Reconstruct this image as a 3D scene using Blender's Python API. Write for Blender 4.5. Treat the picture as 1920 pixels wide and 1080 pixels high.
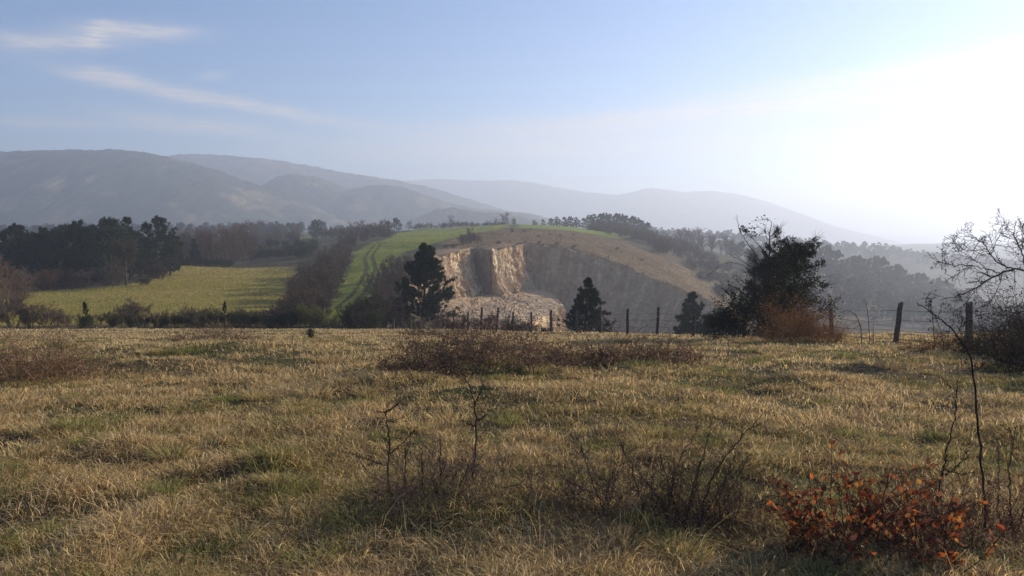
import bpy, math
import numpy as np

for _o in list(bpy.data.objects):
    bpy.data.objects.remove(_o, do_unlink=True)
scene = bpy.context.scene
col_main = scene.collection
R = math.radians

# ------------------------------------------------------------------ camera, sky, sun, exposure
FOC, CXP, CYP = 1450.0, 960.0, 540.0        # focal length in pixels of the 1920x1080 photograph
EYE = 1.7
PITCH = math.atan((540 - 430) / FOC)        # horizon at row 430
cd = bpy.data.cameras.new("camera")
cd.sensor_width = 36.0
cd.lens = 36.0 * FOC / 1920.0
cd.clip_start = 0.05
cd.clip_end = 30000.0
cam = bpy.data.objects.new("camera", cd)
cam.location = (0, 0, EYE)
cam.rotation_euler = (math.pi / 2 - PITCH, 0, 0)
col_main.objects.link(cam)
scene.camera = cam

SUN_AZ, SUN_EL = 56.0, 17.0                 # degrees right of the view direction, above the horizon
HAZE_DENSITY = 0.00052
sun_dir = np.array([math.sin(R(SUN_AZ)) * math.cos(R(SUN_EL)), math.cos(R(SUN_AZ)) * math.cos(R(SUN_EL)), math.sin(R(SUN_EL))])

world = bpy.data.worlds.new("World")
scene.world = world
world.use_nodes = True
def build_world():
    nt = world.node_tree
    nt.nodes.clear()
    N = nt.nodes.new; L = nt.links.new
    out = N('ShaderNodeOutputWorld'); bg = N('ShaderNodeBackground')
    sky = N('ShaderNodeTexSky'); sky.sky_type = 'NISHITA'; sky.sun_disc = False
    sky.sun_elevation = R(SUN_EL); sky.sun_rotation = R(SUN_AZ)
    sky.altitude = 300; sky.air_density = 1.0; sky.dust_density = 0.15; sky.ozone_density = 3.0
    tc = N('ShaderNodeTexCoord')
    sep = N('ShaderNodeSeparateXYZ'); L(tc.outputs['Generated'], sep.inputs[0])
    def m(op, a, b=None, c=None):
        n = N('ShaderNodeMath'); n.operation = op
        for i, v in enumerate((a, b, c)):
            if v is None: continue
            if isinstance(v, (int, float)): n.inputs[i].default_value = v
            else: L(v, n.inputs[i])
        return n.outputs[0]
    az = m('MULTIPLY', m('ARCTAN2', sep.outputs[0], sep.outputs[1]), 180 / math.pi)
    el = m('MULTIPLY', m('ARCSINE', sep.outputs[2]), 180 / math.pi)
    cmb = N('ShaderNodeCombineXYZ'); L(az, cmb.inputs[0]); L(m('MULTIPLY', el, 2.2), cmb.inputs[1])
    def noise(scale, detail, rough, off=0.0, ys=1.0):
        n = N('ShaderNodeTexNoise'); n.inputs['Scale'].default_value = scale
        n.inputs['Detail'].default_value = detail; n.inputs['Roughness'].default_value = rough
        ad = N('ShaderNodeVectorMath'); ad.operation = 'MULTIPLY_ADD'; ad.inputs[1].default_value = (1, ys, 1); ad.inputs[2].default_value = (off, off * .7, off * .3)
        L(cmb.outputs[0], ad.inputs[0]); L(ad.outputs[0], n.inputs['Vector'])
        return n.outputs['Fac']
    wob1 = m('SUBTRACT', noise(.22, 4, .55, 3.0), .5)
    wob2 = m('SUBTRACT', noise(.25, 5, .6, 41.0), .5)
    tex = noise(.55, 8, .68, 17.0, 4.5)
    azw = m('ADD', az, m('MULTIPLY', wob1, 1.6)); elw = m('ADD', el, m('MULTIPLY', wob2, .7))
    # wisps of cirrus: centre az/el, tilt, half length, half width, strength
    clouds = CLOUDS
    total = None
    for (a0, e0, tilt, hl, hw, s) in clouds:
        da = m('SUBTRACT', azw, a0); de = m('SUBTRACT', elw, e0)
        c, sn = math.cos(R(tilt)), math.sin(R(tilt))
        du = m('ADD', m('MULTIPLY', da, c), m('MULTIPLY', de, sn))
        dv = m('SUBTRACT', m('MULTIPLY', de, c), m('MULTIPLY', da, sn))
        q = m('ADD', m('POWER', m('ABSOLUTE', m('DIVIDE', du, hl)), 2.6), m('POWER', m('ABSOLUTE', m('DIVIDE', dv, hw)), 2.0))
        g = m('MULTIPLY', m('POWER', 2.718, m('MULTIPLY', q, -1.0)), s)
        total = g if total is None else m('ADD', total, g)
    mr = N('ShaderNodeMapRange'); mr.inputs[1].default_value = .28; mr.inputs[2].default_value = .66
    mr.inputs[3].default_value = .25; mr.inputs[4].default_value = 1.0
    L(tex, mr.inputs[0])
    mask = m('MINIMUM', m('MULTIPLY', total, mr.outputs[0]), .95)
    # aureole of the thin high cloud round the sun
    dot = N('ShaderNodeVectorMath'); dot.operation = 'DOT_PRODUCT'
    L(tc.outputs['Generated'], dot.inputs[0]); dot.inputs[1].default_value = tuple(sun_dir)
    ang = m('ARCCOSINE', m('MINIMUM', dot.outputs['Value'], .99999))
    aur = m('POWER', 2.718, m('MULTIPLY', m('POWER', m('DIVIDE', ang, R(22.0)), 2.0), -1.0))
    cl = N('ShaderNodeMix'); cl.data_type = 'RGBA'
    cc = N('ShaderNodeMix'); cc.data_type = 'RGBA'     # cloud colour: white, far brighter near the sun
    cc.inputs['A'].default_value = (6.0, 5.5, 5.1, 1); cc.inputs['B'].default_value = (7.6, 7.0, 6.3, 1)
    L(aur, cc.inputs['Factor'])
    L(mask, cl.inputs['Factor']); tint = N('ShaderNodeMix'); tint.data_type = 'RGBA'; tint.blend_type = 'MULTIPLY'; tint.inputs['Factor'].default_value = 1
    tint.inputs['B'].default_value = (.86, .95, 1.12, 1); L(sky.outputs[0], tint.inputs['A']); L(tint.outputs['Result'], cl.inputs['A']); L(cc.outputs['Result'], cl.inputs['B'])
    add = N('ShaderNodeMix'); add.data_type = 'RGBA'; add.blend_type = 'ADD'
    add.inputs['Factor'].default_value = 1.0
    au = N('ShaderNodeMix'); au.data_type = 'RGBA'
    au.inputs['A'].default_value = (0, 0, 0, 1); au.inputs['B'].default_value = (.9, .88, .82, 1)
    L(aur, au.inputs['Factor'])
    L(cl.outputs['Result'], add.inputs['A']); L(au.outputs['Result'], add.inputs['B'])
    L(add.outputs['Result'], bg.inputs['Color'])
    bg.inputs['Strength'].default_value = 0.078
    L(bg.outputs[0], out.inputs['Surface'])
CLOUDS = [(-30.2, 11.6, 6, 4.2, .55, .85), (-25.0, 12.8, 2, 3.4, .46, .9), (-27.6, 12.2, 50, 1.0, .6, .55),
          (-20.5, 8.7, -7.6, 9.0, .46, .9), (-27.4, 9.8, -6, 2.0, .5, .6), (-22.0, 7.0, -4, 5.5, .55, .7), (-31.0, 6.6, 0, 5.5, .35, .5),
          (-29.0, 15.7, 10, 2.8, .32, .6), (-20.8, 10.3, 12, .9, .3, .4), (-15.0, 16.0, 4, 2.5, .3, .25),
          (5.0, 7.3, 1, 14, .9, .70), (22.0, 9.6, 4, 11, .8, .6), (14.0, 5.9, 1, 20, 1.0, .75), (16.0, 8.4, 3, 12, .5, .6), (29.0, 10.6, 6, 6, .7, .4), (24, 8.2, 2, 9, .6, .5), (-6, 5.6, 0, 12, .8, .45)]
build_world()

sd = bpy.data.lights.new("sun", 'SUN')
sd.energy = 5.0
sd.angle = R(0.55)
sd.color = (1.0, 0.87, 0.69)
sun = bpy.data.objects.new("sun", sd)
sun.rotation_euler = (math.pi / 2 - R(SUN_EL), 0, math.pi - R(SUN_AZ))
sun.location = (200, 150, 90)
col_main.objects.link(sun)

scene.view_settings.view_transform = 'Standard'
scene.view_settings.look = 'None'
scene.view_settings.exposure = 0.86
scene.view_settings.gamma = 1.0
scene.view_settings.use_curve_mapping = False
scene.render.engine = 'CYCLES'
cy = scene.cycles
cy.max_bounces = 6; cy.diffuse_bounces = 2; cy.glossy_bounces = 1; cy.transmission_bounces = 4
cy.transparent_max_bounces = 4; cy.volume_bounces = 1
cy.caustics_reflective = False; cy.caustics_refractive = False
cy.use_denoising = True; cy.sample_clamp_indirect = 4.0

# ------------------------------------------------------------------ small numeric helpers
def ray(px, py):
    a = (px - CXP) / FOC; b = (CYP - py) / FOC
    c, s = math.cos(PITCH), math.sin(PITCH)
    return np.array([a, c + s * b, -s + c * b])
def at(px, py, Y):
    d = ray(px, py)
    return np.array([0, 0, EYE]) + d * (Y / d[1])

def hash2(ix, iy, seed):
    h = (ix.astype(np.int64) * 374761393 + iy.astype(np.int64) * 668265263 + seed * 974634533) & 0x7fffffff
    h = ((h ^ (h >> 13)) * 1274126177) & 0x7fffffff
    h = (h ^ (h >> 16)) & 0xffff
    return h / 65535.0
def vnoise(x, y, seed=0):
    x = np.asarray(x, float); y = np.asarray(y, float)
    ix = np.floor(x); iy = np.floor(y); fx = x - ix; fy = y - iy
    fx = fx * fx * (3 - 2 * fx); fy = fy * fy * (3 - 2 * fy)
    a = hash2(ix, iy, seed); b = hash2(ix + 1, iy, seed); c = hash2(ix, iy + 1, seed); d = hash2(ix + 1, iy + 1, seed)
    return (a * (1 - fx) + b * fx) * (1 - fy) + (c * (1 - fx) + d * fx) * fy
def fbm(x, y, octv=4, seed=0, gain=.5):
    t = 0; a = 1; n = 0
    for o in range(octv):
        t = t + a * vnoise(np.asarray(x) * 2 ** o + 13.7 * o, np.asarray(y) * 2 ** o - 7.3 * o, seed + o); n += a; a *= gain
    return t / n
def smooth(e0, e1, x):
    t = np.clip((x - e0) / (e1 - e0), 0, 1)
    return t * t * (3 - 2 * t)
def unit(v):
    return v / np.maximum(np.linalg.norm(v, axis=-1, keepdims=True), 1e-9)

# ------------------------------------------------------------------ materials
MATS = {}
def new_mat(name):
    m = bpy.data.materials.new(name); m.use_nodes = True
    m.node_tree.nodes.clear(); MATS[name] = m
    return m, m.node_tree.nodes.new, m.node_tree.links.new
def surf_mat(name, nscale=3.0, lo=.7, hi=1.25, bump=.0, bscale=20.0, rough=.95, obj_var=0.0, detail=5):
    """vertex colour 'col' varied by noise, rough"""
    m, N, L = new_mat(name)
    out = N('ShaderNodeOutputMaterial'); b = N('ShaderNodeBsdfPrincipled')
    b.inputs['Roughness'].default_value = rough
    if 'Specular IOR Level' in b.inputs: b.inputs['Specular IOR Level'].default_value = .02
    at_ = N('ShaderNodeAttribute'); at_.attribute_name = 'col'
    geo = N('ShaderNodeNewGeometry')
    nz = N('ShaderNodeTexNoise'); nz.inputs['Scale'].default_value = nscale; nz.inputs['Detail'].default_value = detail
    nz.inputs['Roughness'].default_value = .65
    L(geo.outputs['Position'], nz.inputs['Vector'])
    mr = N('ShaderNodeMapRange'); mr.inputs[1].default_value = .3; mr.inputs[2].default_value = .7
    mr.inputs[3].default_value = lo; mr.inputs[4].default_value = hi
    L(nz.outputs['Fac'], mr.inputs[0])
    mx = N('ShaderNodeMix'); mx.data_type = 'RGBA'; mx.blend_type = 'MULTIPLY'; mx.inputs['Factor'].default_value = 1
    cmb = N('ShaderNodeCombineColor')
    for i in range(3): L(mr.outputs[0], cmb.inputs[i])
    L(at_.outputs['Color'], mx.inputs['A']); L(cmb.outputs[0], mx.inputs['B'])
    L(mx.outputs['Result'], b.inputs['Base Color'])
    if bump > 0:
        n2 = N('ShaderNodeTexNoise'); n2.inputs['Scale'].default_value = bscale; n2.inputs['Detail'].default_value = 6
        L(geo.outputs['Position'], n2.inputs['Vector'])
        bp = N('ShaderNodeBump'); bp.inputs['Distance'].default_value = bump; bp.inputs['Strength'].default_value = 1
        L(n2.outputs['Fac'], bp.inputs['Height']); L(bp.outputs[0], b.inputs['Normal'])
    L(b.outputs[0], out.inputs['Surface'])
    return m
def leaf_mat(name, trans=.35, obj_var=.25, rough=.7):
    """thin leaf / blade / twig: vertex colour, part of the light passes through"""
    m, N, L = new_mat(name)
    out = N('ShaderNodeOutputMaterial')
    at_ = N('ShaderNodeAttribute'); at_.attribute_name = 'col'
    oi = N('ShaderNodeObjectInfo')
    hs = N('ShaderNodeHueSaturation')
    mr = N('ShaderNodeMapRange'); mr.inputs[3].default_value = 1 - obj_var; mr.inputs[4].default_value = 1 + obj_var
    L(oi.outputs['Random'], mr.inputs[0]); L(mr.outputs[0], hs.inputs['Value']); L(at_.outputs['Color'], hs.inputs['Color'])
    d = N('ShaderNodeBsdfDiffuse'); L(hs.outputs[0], d.inputs['Color'])
    if trans > 0:
        t = N('ShaderNodeBsdfTranslucent'); L(hs.outputs[0], t.inputs['Color'])
        mx = N('ShaderNodeMixShader'); mx.inputs[0].default_value = trans
        L(d.outputs[0], mx.inputs[1]); L(t.outputs[0], mx.inputs[2])
        g = N('ShaderNodeBsdfGlossy'); g.inputs['Roughness'].default_value = .5; g.inputs['Color'].default_value = (.9, .9, .9, 1)
        mg = N('ShaderNodeMixShader'); mg.inputs[0].default_value = .012
        L(mx.outputs[0], mg.inputs[1]); L(g.outputs[0], mg.inputs[2])
        L(mg.outputs[0], out.inputs['Surface'])
    else:
        L(d.outputs[0], out.inputs['Surface'])
    return m
M_ground = surf_mat('ground_soil', nscale=1.2, lo=.7, hi=1.3, bump=.12, bscale=6.0)
M_rock = surf_mat('quarry_rock', nscale=.8, lo=.72, hi=1.28, bump=.35, bscale=1.3)
M_mountain = surf_mat('mountain_scrub', nscale=.02, lo=.7, hi=1.3, bump=4.0, bscale=.06, detail=7)
M_leaf = leaf_mat('foliage', .3)
M_needle = leaf_mat('pine_needles', .15)
M_grass = leaf_mat('grass_blades', .48, 0.0)
M_red = leaf_mat('red_leaf', .5, .2)
M_twig = leaf_mat('twig_bark', 0.0, .2)
M_bark = surf_mat('tree_bark', nscale=6, lo=.6, hi=1.3, bump=.02, bscale=25)
M_wood = surf_mat('weathered_wood', nscale=9, lo=.5, hi=1.4, bump=.01, bscale=60)
def wire_mat():
    m, N, L = new_mat('rusty_wire')
    out = N('ShaderNodeOutputMaterial'); b = N('ShaderNodeBsdfPrincipled')
    b.inputs['Base Color'].default_value = (.09, .075, .065, 1); b.inputs['Metallic'].default_value = .5; b.inputs['Roughness'].default_value = .6
    L(b.outputs[0], out.inputs['Surface']); return m
M_wire = wire_mat()

# ------------------------------------------------------------------ mesh building
class Geo:
    def __init__(self):
        self.V = []; self.Q = []; self.T = []; self.C = []; self.n = 0
    def add(self, V, quads=None, tris=None, col=(.1, .1, .1)):
        V = np.asarray(V, float).reshape(-1, 3); k = len(V)
        if k == 0: return
        col = np.asarray(col, float)
        if col.ndim == 1: col = np.tile(col, (k, 1))
        self.V.append(V); self.C.append(col)
        if quads is not None and len(quads): self.Q.append(np.asarray(quads, np.int64).reshape(-1, 4) + self.n)
        if tris is not None and len(tris): self.T.append(np.asarray(tris, np.int64).reshape(-1, 3) + self.n)
        self.n += k
    def arrays(self):
        V = np.concatenate(self.V); C = np.concatenate(self.C)
        Q = np.concatenate(self.Q) if self.Q else np.zeros((0, 4), np.int64)
        T = np.concatenate(self.T) if self.T else np.zeros((0, 3), np.int64)
        return V, Q, T, C
    def mesh(self, name, mat, smooth_=False):
        V, Q, T, C = self.arrays()
        me = bpy.data.meshes.new(name)
        me.vertices.add(len(V)); me.vertices.foreach_set('co', V.astype(np.float32).ravel())
        nl = Q.size + T.size
        me.loops.add(nl)
        me.loops.foreach_set('vertex_index', np.concatenate([Q.ravel(), T.ravel()]).astype(np.int32))
        npoly = len(Q) + len(T)
        me.polygons.add(npoly)
        ls = np.concatenate([np.arange(len(Q)) * 4, Q.size + np.arange(len(T)) * 3]).astype(np.int32)
        me.polygons.foreach_set('loop_start', ls)
        me.polygons.foreach_set('use_smooth', np.full(npoly, smooth_))
        me.update(calc_edges=True)
        a = me.color_attributes.new('col', 'FLOAT_COLOR', 'POINT')
        c4 = np.ones((len(V), 4), np.float32); c4[:, :3] = np.clip(C, 0, 1)
        a.data.foreach_set('color', c4.ravel())
        me.materials.append(mat)
        return me
    def build(self, name, mat, parent=None, smooth_=False):
        o = bpy.data.objects.new(name, self.mesh(name, mat, smooth_)); col_main.objects.link(o)
        if parent is not None: o.parent = parent
        return o

def grid_faces(nu, nv):
    i = np.arange(nv - 1)[:, None] * nu + np.arange(nu - 1)[None, :]
    return np.stack([i, i + 1, i + 1 + nu, i + nu], -1).reshape(-1, 4)

def tubes(g, P, Rr, S=3, col=(.1, .08, .06), cap=False):
    """P (N,K,3) polylines, Rr (N,K) radii"""
    N, K, _ = P.shape
    if N == 0: return
    T = unit(np.gradient(P, axis=1)) if K > 2 else unit(np.repeat((P[:, 1:] - P[:, :1]), 2, axis=1))
    ref = np.where(np.abs(T[:, :1, 2:3]) > .9, np.array([1., 0, 0]), np.array([0, 0, 1.]))
    A = unit(np.cross(T, np.broadcast_to(ref, T.shape))); B = np.cross(T, A)
    th = np.arange(S) * 2 * math.pi / S
    V = P[:, :, None, :] + Rr[:, :, None, None] * (np.cos(th)[None, None, :, None] * A[:, :, None, :] + np.sin(th)[None, None, :, None] * B[:, :, None, :])
    idx = np.arange(N * K * S).reshape(N, K, S)
    nx = np.roll(idx, -1, axis=2)
    q = np.stack([idx[:, :-1], nx[:, :-1], nx[:, 1:], idx[:, 1:]], -1).reshape(-1, 4)
    col = np.asarray(col, float)
    if col.ndim == 2: col = np.repeat(col, K * S, axis=0)
    g.add(V, quads=q, col=col)
    if cap and S == 4: g.add(V[:, -1], quads=np.arange(N * 4).reshape(N, 4), col=col[:N * 4] if col.ndim == 2 else col)

def grow(S, D, Ln, K, jit, trop, rng):
    N = len(S); P = np.zeros((N, K, 3)); P[:, 0] = S; D = unit(D)
    step = (np.asarray(Ln) / (K - 1))[:, None]
    tr = np.broadcast_to(np.asarray(trop, float), (3,)) if np.ndim(trop) else np.array([0, 0, float(trop)])
    for k in range(1, K):
        D = unit(D + rng.normal(0, jit, (N, 3)) + tr)
        P[:, k] = P[:, k - 1] + D * step
    return P
def spawn(P, Rr, Ln, n, t0, t1, ang, angv, ratio, rng, rscale=.55):
    """n children on each polyline: returns starts, directions, lengths, radii, t"""
    N, K, _ = P.shape
    pi = np.repeat(np.arange(N), n)
    t = rng.uniform(t0, t1, N * n)
    f = t * (K - 1); k = np.minimum(f.astype(int), K - 2); w = (f - k)[:, None]
    S = P[pi, k] * (1 - w) + P[pi, k + 1] * w
    T = unit(P[pi, k + 1] - P[pi, k])
    r = Rr[pi, k] * (1 - w[:, 0]) + Rr[pi, k + 1] * w[:, 0]
    rnd = rng.normal(0, 1, T.shape); perp = unit(rnd - (rnd * T).sum(1, keepdims=True) * T)
    a = np.radians(rng.normal(ang, angv, N * n))[:, None]
    D = np.cos(a) * T + np.sin(a) * perp
    l = np.asarray(Ln)[pi] * ratio * rng.uniform(.6, 1.25, N * n) * (1.1 - .5 * t)
    return S, D, l, r * rscale, t
def taper(r0, K, end=.35):
    return np.asarray(r0)[:, None] * np.linspace(1, end, K)[None, :]

def cards(g, P, D, ln, wd, rng, col, tri=False):
    """thin leaves: base P, axis D, length, width"""
    N = len(P); D = unit(D)
    r = rng.normal(0, 1, (N, 3)); A = unit(np.cross(D, r))
    ln = np.broadcast_to(np.asarray(ln, float), (N,))[:, None]; wd = np.broadcast_to(np.asarray(wd, float), (N,))[:, None]
    if tri:
        V = np.stack([P - A * wd * .5, P + A * wd * .5, P + D * ln], 1)
        g.add(V, tris=np.arange(N * 3).reshape(N, 3), col=np.repeat(col, 3, 0) if np.ndim(col) == 2 else col)
    else:
        B = np.cross(D, A)
        V = np.stack([P, P + D * ln * .45 - A * wd * .5 + B * wd * .15, P + D * ln, P + D * ln * .45 + A * wd * .5 + B * wd * .15], 1)
        g.add(V, quads=np.arange(N * 4).reshape(N, 4), col=np.repeat(col, 4, 0) if np.ndim(col) == 2 else col)
def jcol(base, n, rng, v=.25, h=.08):
    base = np.asarray(base, float)
    return np.clip(base[None, :] * rng.uniform(1 - v, 1 + v, (n, 1)) * rng.uniform(1 - h, 1 + h, (n, 3)), 0, 1)

def tag(o, label, cat, group=None, kind=None):
    o['label'] = label; o['category'] = cat
    if group: o['group'] = group
    if kind: o['kind'] = kind
    return o
def thing(name, loc, label, cat, group=None, rz=0.0, s=1.0):
    o = bpy.data.objects.new(name, None); col_main.objects.link(o)
    o.empty_display_size = .3
    o.location = tuple(float(v) for v in loc); o.rotation_euler = (0, 0, rz); o.scale = (s, s, s) if np.ndim(s) == 0 else s
    return tag(o, label, cat, group)
# ------------------------------------------------------------------ terrain
# control points: image column, image row, distance Y; the ground between them is interpolated
def _prof(Y):
    return np.interp(Y, [-10, 0, 4, 8, 12, 16, 22, 33, 48, 60], [.25, .05, -.05, -.35, -.75, -1.15, -1.6, -2.95, -4.7, -6.1])
CP = []
for u_ in (-1.6, -1.0, -.62, -.4, -.2, 0, .2, .4, .62, 1.0, 1.6):
    for Y_ in (-9, -4, 0, 4, 8, 12, 16, 22, 27):
        CP.append((u_ * (Y_ + 10), Y_, float(_prof(Y_))))
for u_ in (-1.6, -1.0, -.62, -.45, -.3, -.15, -.04):
    for Y_ in (33, 40, 48, 58): CP.append((u_ * (Y_ + 10), Y_, float(_prof(Y_))))
for u_ in (.06, .13): 
    for Y_ in (33, 40, 46): CP.append((u_ * (Y_ + 10), Y_, float(_prof(Y_))))
for u_ in (.2, .26): CP.append((u_ * 45, 35, float(_prof(35))))
for px_ in (1560, 1700, 1860, 2100, 2500): CP.append(tuple(at(px_, 625, 31)))
for p_ in [
    # left meadow beyond the hedge
    (-400, 618, 72), (50, 618, 70), (300, 616, 70), (500, 616, 70), (-400, 600, 92), (60, 592, 92), (300, 590, 92), (500, 592, 92), (50, 562, 118), (300, 560, 118), (520, 560, 118),
    (230, 534, 142), (40, 545, 135), (340, 500, 195), (480, 497, 200), (552, 496, 205), (0, 522, 170), (-300, 530, 150), (400, 515, 165),
    (340, 482, 260), (480, 472, 280), (560, 454, 360), (592, 446, 420), (450, 452, 420), (300, 456, 420), (100, 460, 420), (-200, 470, 420),
    (600, 441, 600), (300, 442, 700), (0, 444, 700), (-300, 446, 700), (0, 438, 1500), (500, 436, 1500), (-400, 438, 1500),
    # strip of pasture with the track
    (610, 600, 92), (690, 604, 92), (620, 582, 108), (690, 584, 108), (635, 542, 140), (700, 534, 140), (650, 512, 165), (720, 502, 165), (670, 474, 225), (745, 468, 225),
    (735, 443, 300), (830, 453, 250), (800, 434, 380), (880, 440, 300), (930, 428, 340), (850, 428, 420), (960, 425, 420), (1040, 424, 440), (720, 440, 360),
    (850, 431, 520), (960, 433, 520), (850, 437, 700), (1000, 440, 800),
    (760, 620, 78), (900, 626, 70), (1000, 632, 66), (760, 575, 120), (770, 520, 150), (790, 490, 180),
    # top of the quarry and the bare hillside above it
    (820, 468, 212), (885, 470, 214), (925, 460, 216), (970, 456, 240), (1060, 464, 240), (1150, 487, 236), (1240, 525, 226), (1300, 549, 214), (1350, 580, 200),
    (930, 434, 285), (1060, 438, 290), (1150, 458, 280), (1220, 482, 268), (1290, 517, 250), (1000, 446, 262), (1100, 462, 262),
    (1060, 427, 450), (1130, 431, 430), (1220, 446, 420), (1300, 466, 400), (1370, 486, 390), (1130, 440, 560), (1250, 455, 560), (1400, 490, 520),
    # ridge of pines, valley on the right
    (1480, 503, 450), (1550, 520, 450), (1650, 545, 450), (1780, 572, 450), (1900, 600, 440), (2200, 640, 430),
    (1480, 580, 300), (1650, 625, 280), (1850, 665, 260), (2300, 690, 260), (1480, 690, 150), (1700, 705, 150), (1300, 700, 120), (2100, 705, 130),
    (1150, 680, 100), (1000, 660, 105), (1180, 650, 60), (1400, 655, 58), (1650, 660, 52), (1900, 662, 50), (2300, 662, 50), (1400, 600, 250),
    # second wooded ridge, plain
    (1230, 442, 950), (1370, 448, 950), (1500, 460, 950), (1640, 472, 950), (1760, 490, 950), (1900, 503, 950), (2200, 525, 950),
    (1370, 500, 700), (1600, 525, 700), (1900, 555, 700), (2300, 570, 700), (1400, 475, 1300), (1800, 495, 1300), (1200, 452, 2000), (1800, 455, 2000), (2400, 455, 2000),
]: CP.append(tuple(at(*p_)))
for px_ in (-900, 0, 960, 1800, 2800):
    for Y_ in (4000, 7000): CP.append(((px_ - 960) / FOC * Y_, Y_, -85.0))
CP = np.array(CP)
def _uv(x, y): return np.stack([x / (y + 10) * 2.5, np.log(y + 10)], -1)
_cu = _uv(CP[:, 0], CP[:, 1]); _cq = (CP[:, 2] - EYE) / (CP[:, 1] + 10)
_d = np.linalg.norm(_cu[:, None] - _cu[None], axis=-1)
_n = len(CP)
_A = np.zeros((_n + 3, _n + 3)); _A[:_n, :_n] = -_d - 0.002 * np.eye(_n)
_A[:_n, _n] = 1; _A[:_n, _n + 1:] = _cu; _A[_n, :_n] = 1; _A[_n + 1:, :_n] = _cu.T
_w = np.linalg.solve(_A, np.concatenate([_cq, [0, 0, 0]]))
def base_q(x, y):
    p = _uv(x, y); out = np.zeros(len(p))
    for s in range(0, len(p), 20000):
        e = p[s:s + 20000]
        d = np.linalg.norm(e[:, None] - _cu[None], axis=-1)
        out[s:s + 20000] = -d @ _w[:_n] + _w[_n] + e @ _w[_n + 1:]
    return out

PIT = np.array([(-24, 168), (-17.5, 184), (-11, 209), (-10.3, 212), (-5.2, 203), (3.4, 227), (1.5, 240), (16, 236), (30, 229), (42, 219), (49, 207), (55, 192), (62, 160), (40, 104), (-4, 100), (-12, 118), (-19.5, 148)], float)
def poly_sd(x, y, poly):
    """signed distance, positive inside"""
    d = np.full(np.shape(x), 1e9); ins = np.zeros(np.shape(x), bool); n = len(poly)
    for i in range(n):
        a = poly[i]; b = poly[(i + 1) % n]; e = b - a
        t = np.clip(((x - a[0]) * e[0] + (y - a[1]) * e[1]) / (e @ e), 0, 1)
        d = np.minimum(d, np.hypot(x - a[0] - t * e[0], y - a[1] - t * e[1]))
        c = ((a[1] > y) != (b[1] > y)) & (x < (b[0] - a[0]) * (y - a[1]) / (b[1] - a[1] + 1e-12) + a[0])
        ins ^= c
    return np.where(ins, d, -d)

us = np.linspace(-1.5, 1.5, 760)
vs = np.log(np.concatenate([np.geomspace(1.5, 70, 210)[:-1], np.geomspace(70, 330, 230)[:-1], np.geomspace(330, 7200, 120)]))
UU, VV = np.meshgrid(us, vs)
GY = np.exp(VV) - 10; GX = UU * (GY + 10)
# interpolate on a coarse grid, refine bilinearly after a light blur
cu = np.linspace(-1.5, 1.5, 241); cvv = np.linspace(vs[0], vs[-1], 300)
CU, CV = np.meshgrid(cu, cvv); _y = np.exp(CV) - 10; _x = CU * (_y + 10)
Qc = base_q(_x.ravel(), _y.ravel()).reshape(CU.shape)
def blur(a, it):
    for _ in range(it):
        p = np.pad(a, 1, mode='edge')
        a = (p[1:-1, 1:-1] * 2 + p[:-2, 1:-1] + p[2:, 1:-1] + p[1:-1, :-2] + p[1:-1, 2:]) / 6
    return a
Qc = blur(Qc, 4)
def bil(A, gu, gv, u, v):
    fu = np.clip((u - gu[0]) / (gu[1] - gu[0]), 0, len(gu) - 1.001)
    fv = np.clip(np.interp(v, gv, np.arange(len(gv))), 0, len(gv) - 1.001)
    i = fu.astype(int); j = fv.astype(int); a = fu - i; b = fv - j
    return (A[j, i] * (1 - a) + A[j, i + 1] * a) * (1 - b) + (A[j + 1, i] * (1 - a) + A[j + 1, i + 1] * a) * b
TUSS = [at(px_, py_, Y_)[:2].tolist() + [r_, h_] for (px_, py_, Y_, r_, h_) in [
    (500, 905, 5.9, .32, .10), (1385, 900, 6.0, .4, .11), (250, 875, 6.6, .4, .08), (1150, 835, 7.4, .3, .10), (1520, 735, 12, .6, .14), (860, 760, 10, .8, .12),
    (1090, 770, 9.6, .9, .14), (640, 745, 10.8, .7, .12), (470, 965, 5.1, .4, .08), (930, 1000, 4.7, .5, .10), (1600, 700, 14, .8, .12), (300, 690, 15, 1.2, .15), (440, 660, 20, 2, .2), (1480, 690, 15, 1., .12),
    (100, 830, 7.5, .5, .08), (60, 960, 5.2, .5, .08), (880, 705, 13.6, 1.7, .32), (1210, 700, 14.6, 1.3, .2), (760, 745, 11.4, 1.0, .2)]]
def near_bumps(x, y):
    b = .22 * (fbm(x / 3.2, y / 3.2, 3, 5) - .5) + .13 * (fbm(x / .8, y / .8, 3, 9) - .5)
    for (tx, ty, r_, h_) in TUSS:
        b = b + h_ * np.exp(-(((x - tx) / r_) ** 2 + ((y - ty) / (r_ * .8)) ** 2))
    return b
def terrain(x, y):
    x = np.atleast_1d(np.asarray(x, float)); y = np.atleast_1d(np.asarray(y, float))
    z = EYE + bil(Qc, cu, cvv, x / (y + 10), np.log(y + 10)) * (y + 10)
    near = smooth(75, 50, y) * smooth(.8, 2.5, np.hypot(x, y))
    z = z + near * near_bumps(x, y)
    far = smooth(60, 100, y) * smooth(6000, 2500, y)
    z = z + far * (.6 * (fbm(x / 14, y / 14, 3, 21) - .5) + 3.0 * smooth(110, 200, y) * (fbm(x / 36, y / 36, 3, 25) - .5)) + smooth(300, 900, y) * smooth(6000, 3000, y) * 5 * (fbm(x / 160, y / 160, 3, 33) - .5)
    sd_ = poly_sd(x, y, PIT)
    z = np.where(sd_ > -1.6, z + (np.minimum(-36, z) - z) * smooth(0.3, 3.0, sd_ + 1.6), z)
    return z
def gz(x, y): return float(terrain(x, y)[0])

GZ = terrain(GX.ravel(), GY.ravel())
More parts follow.
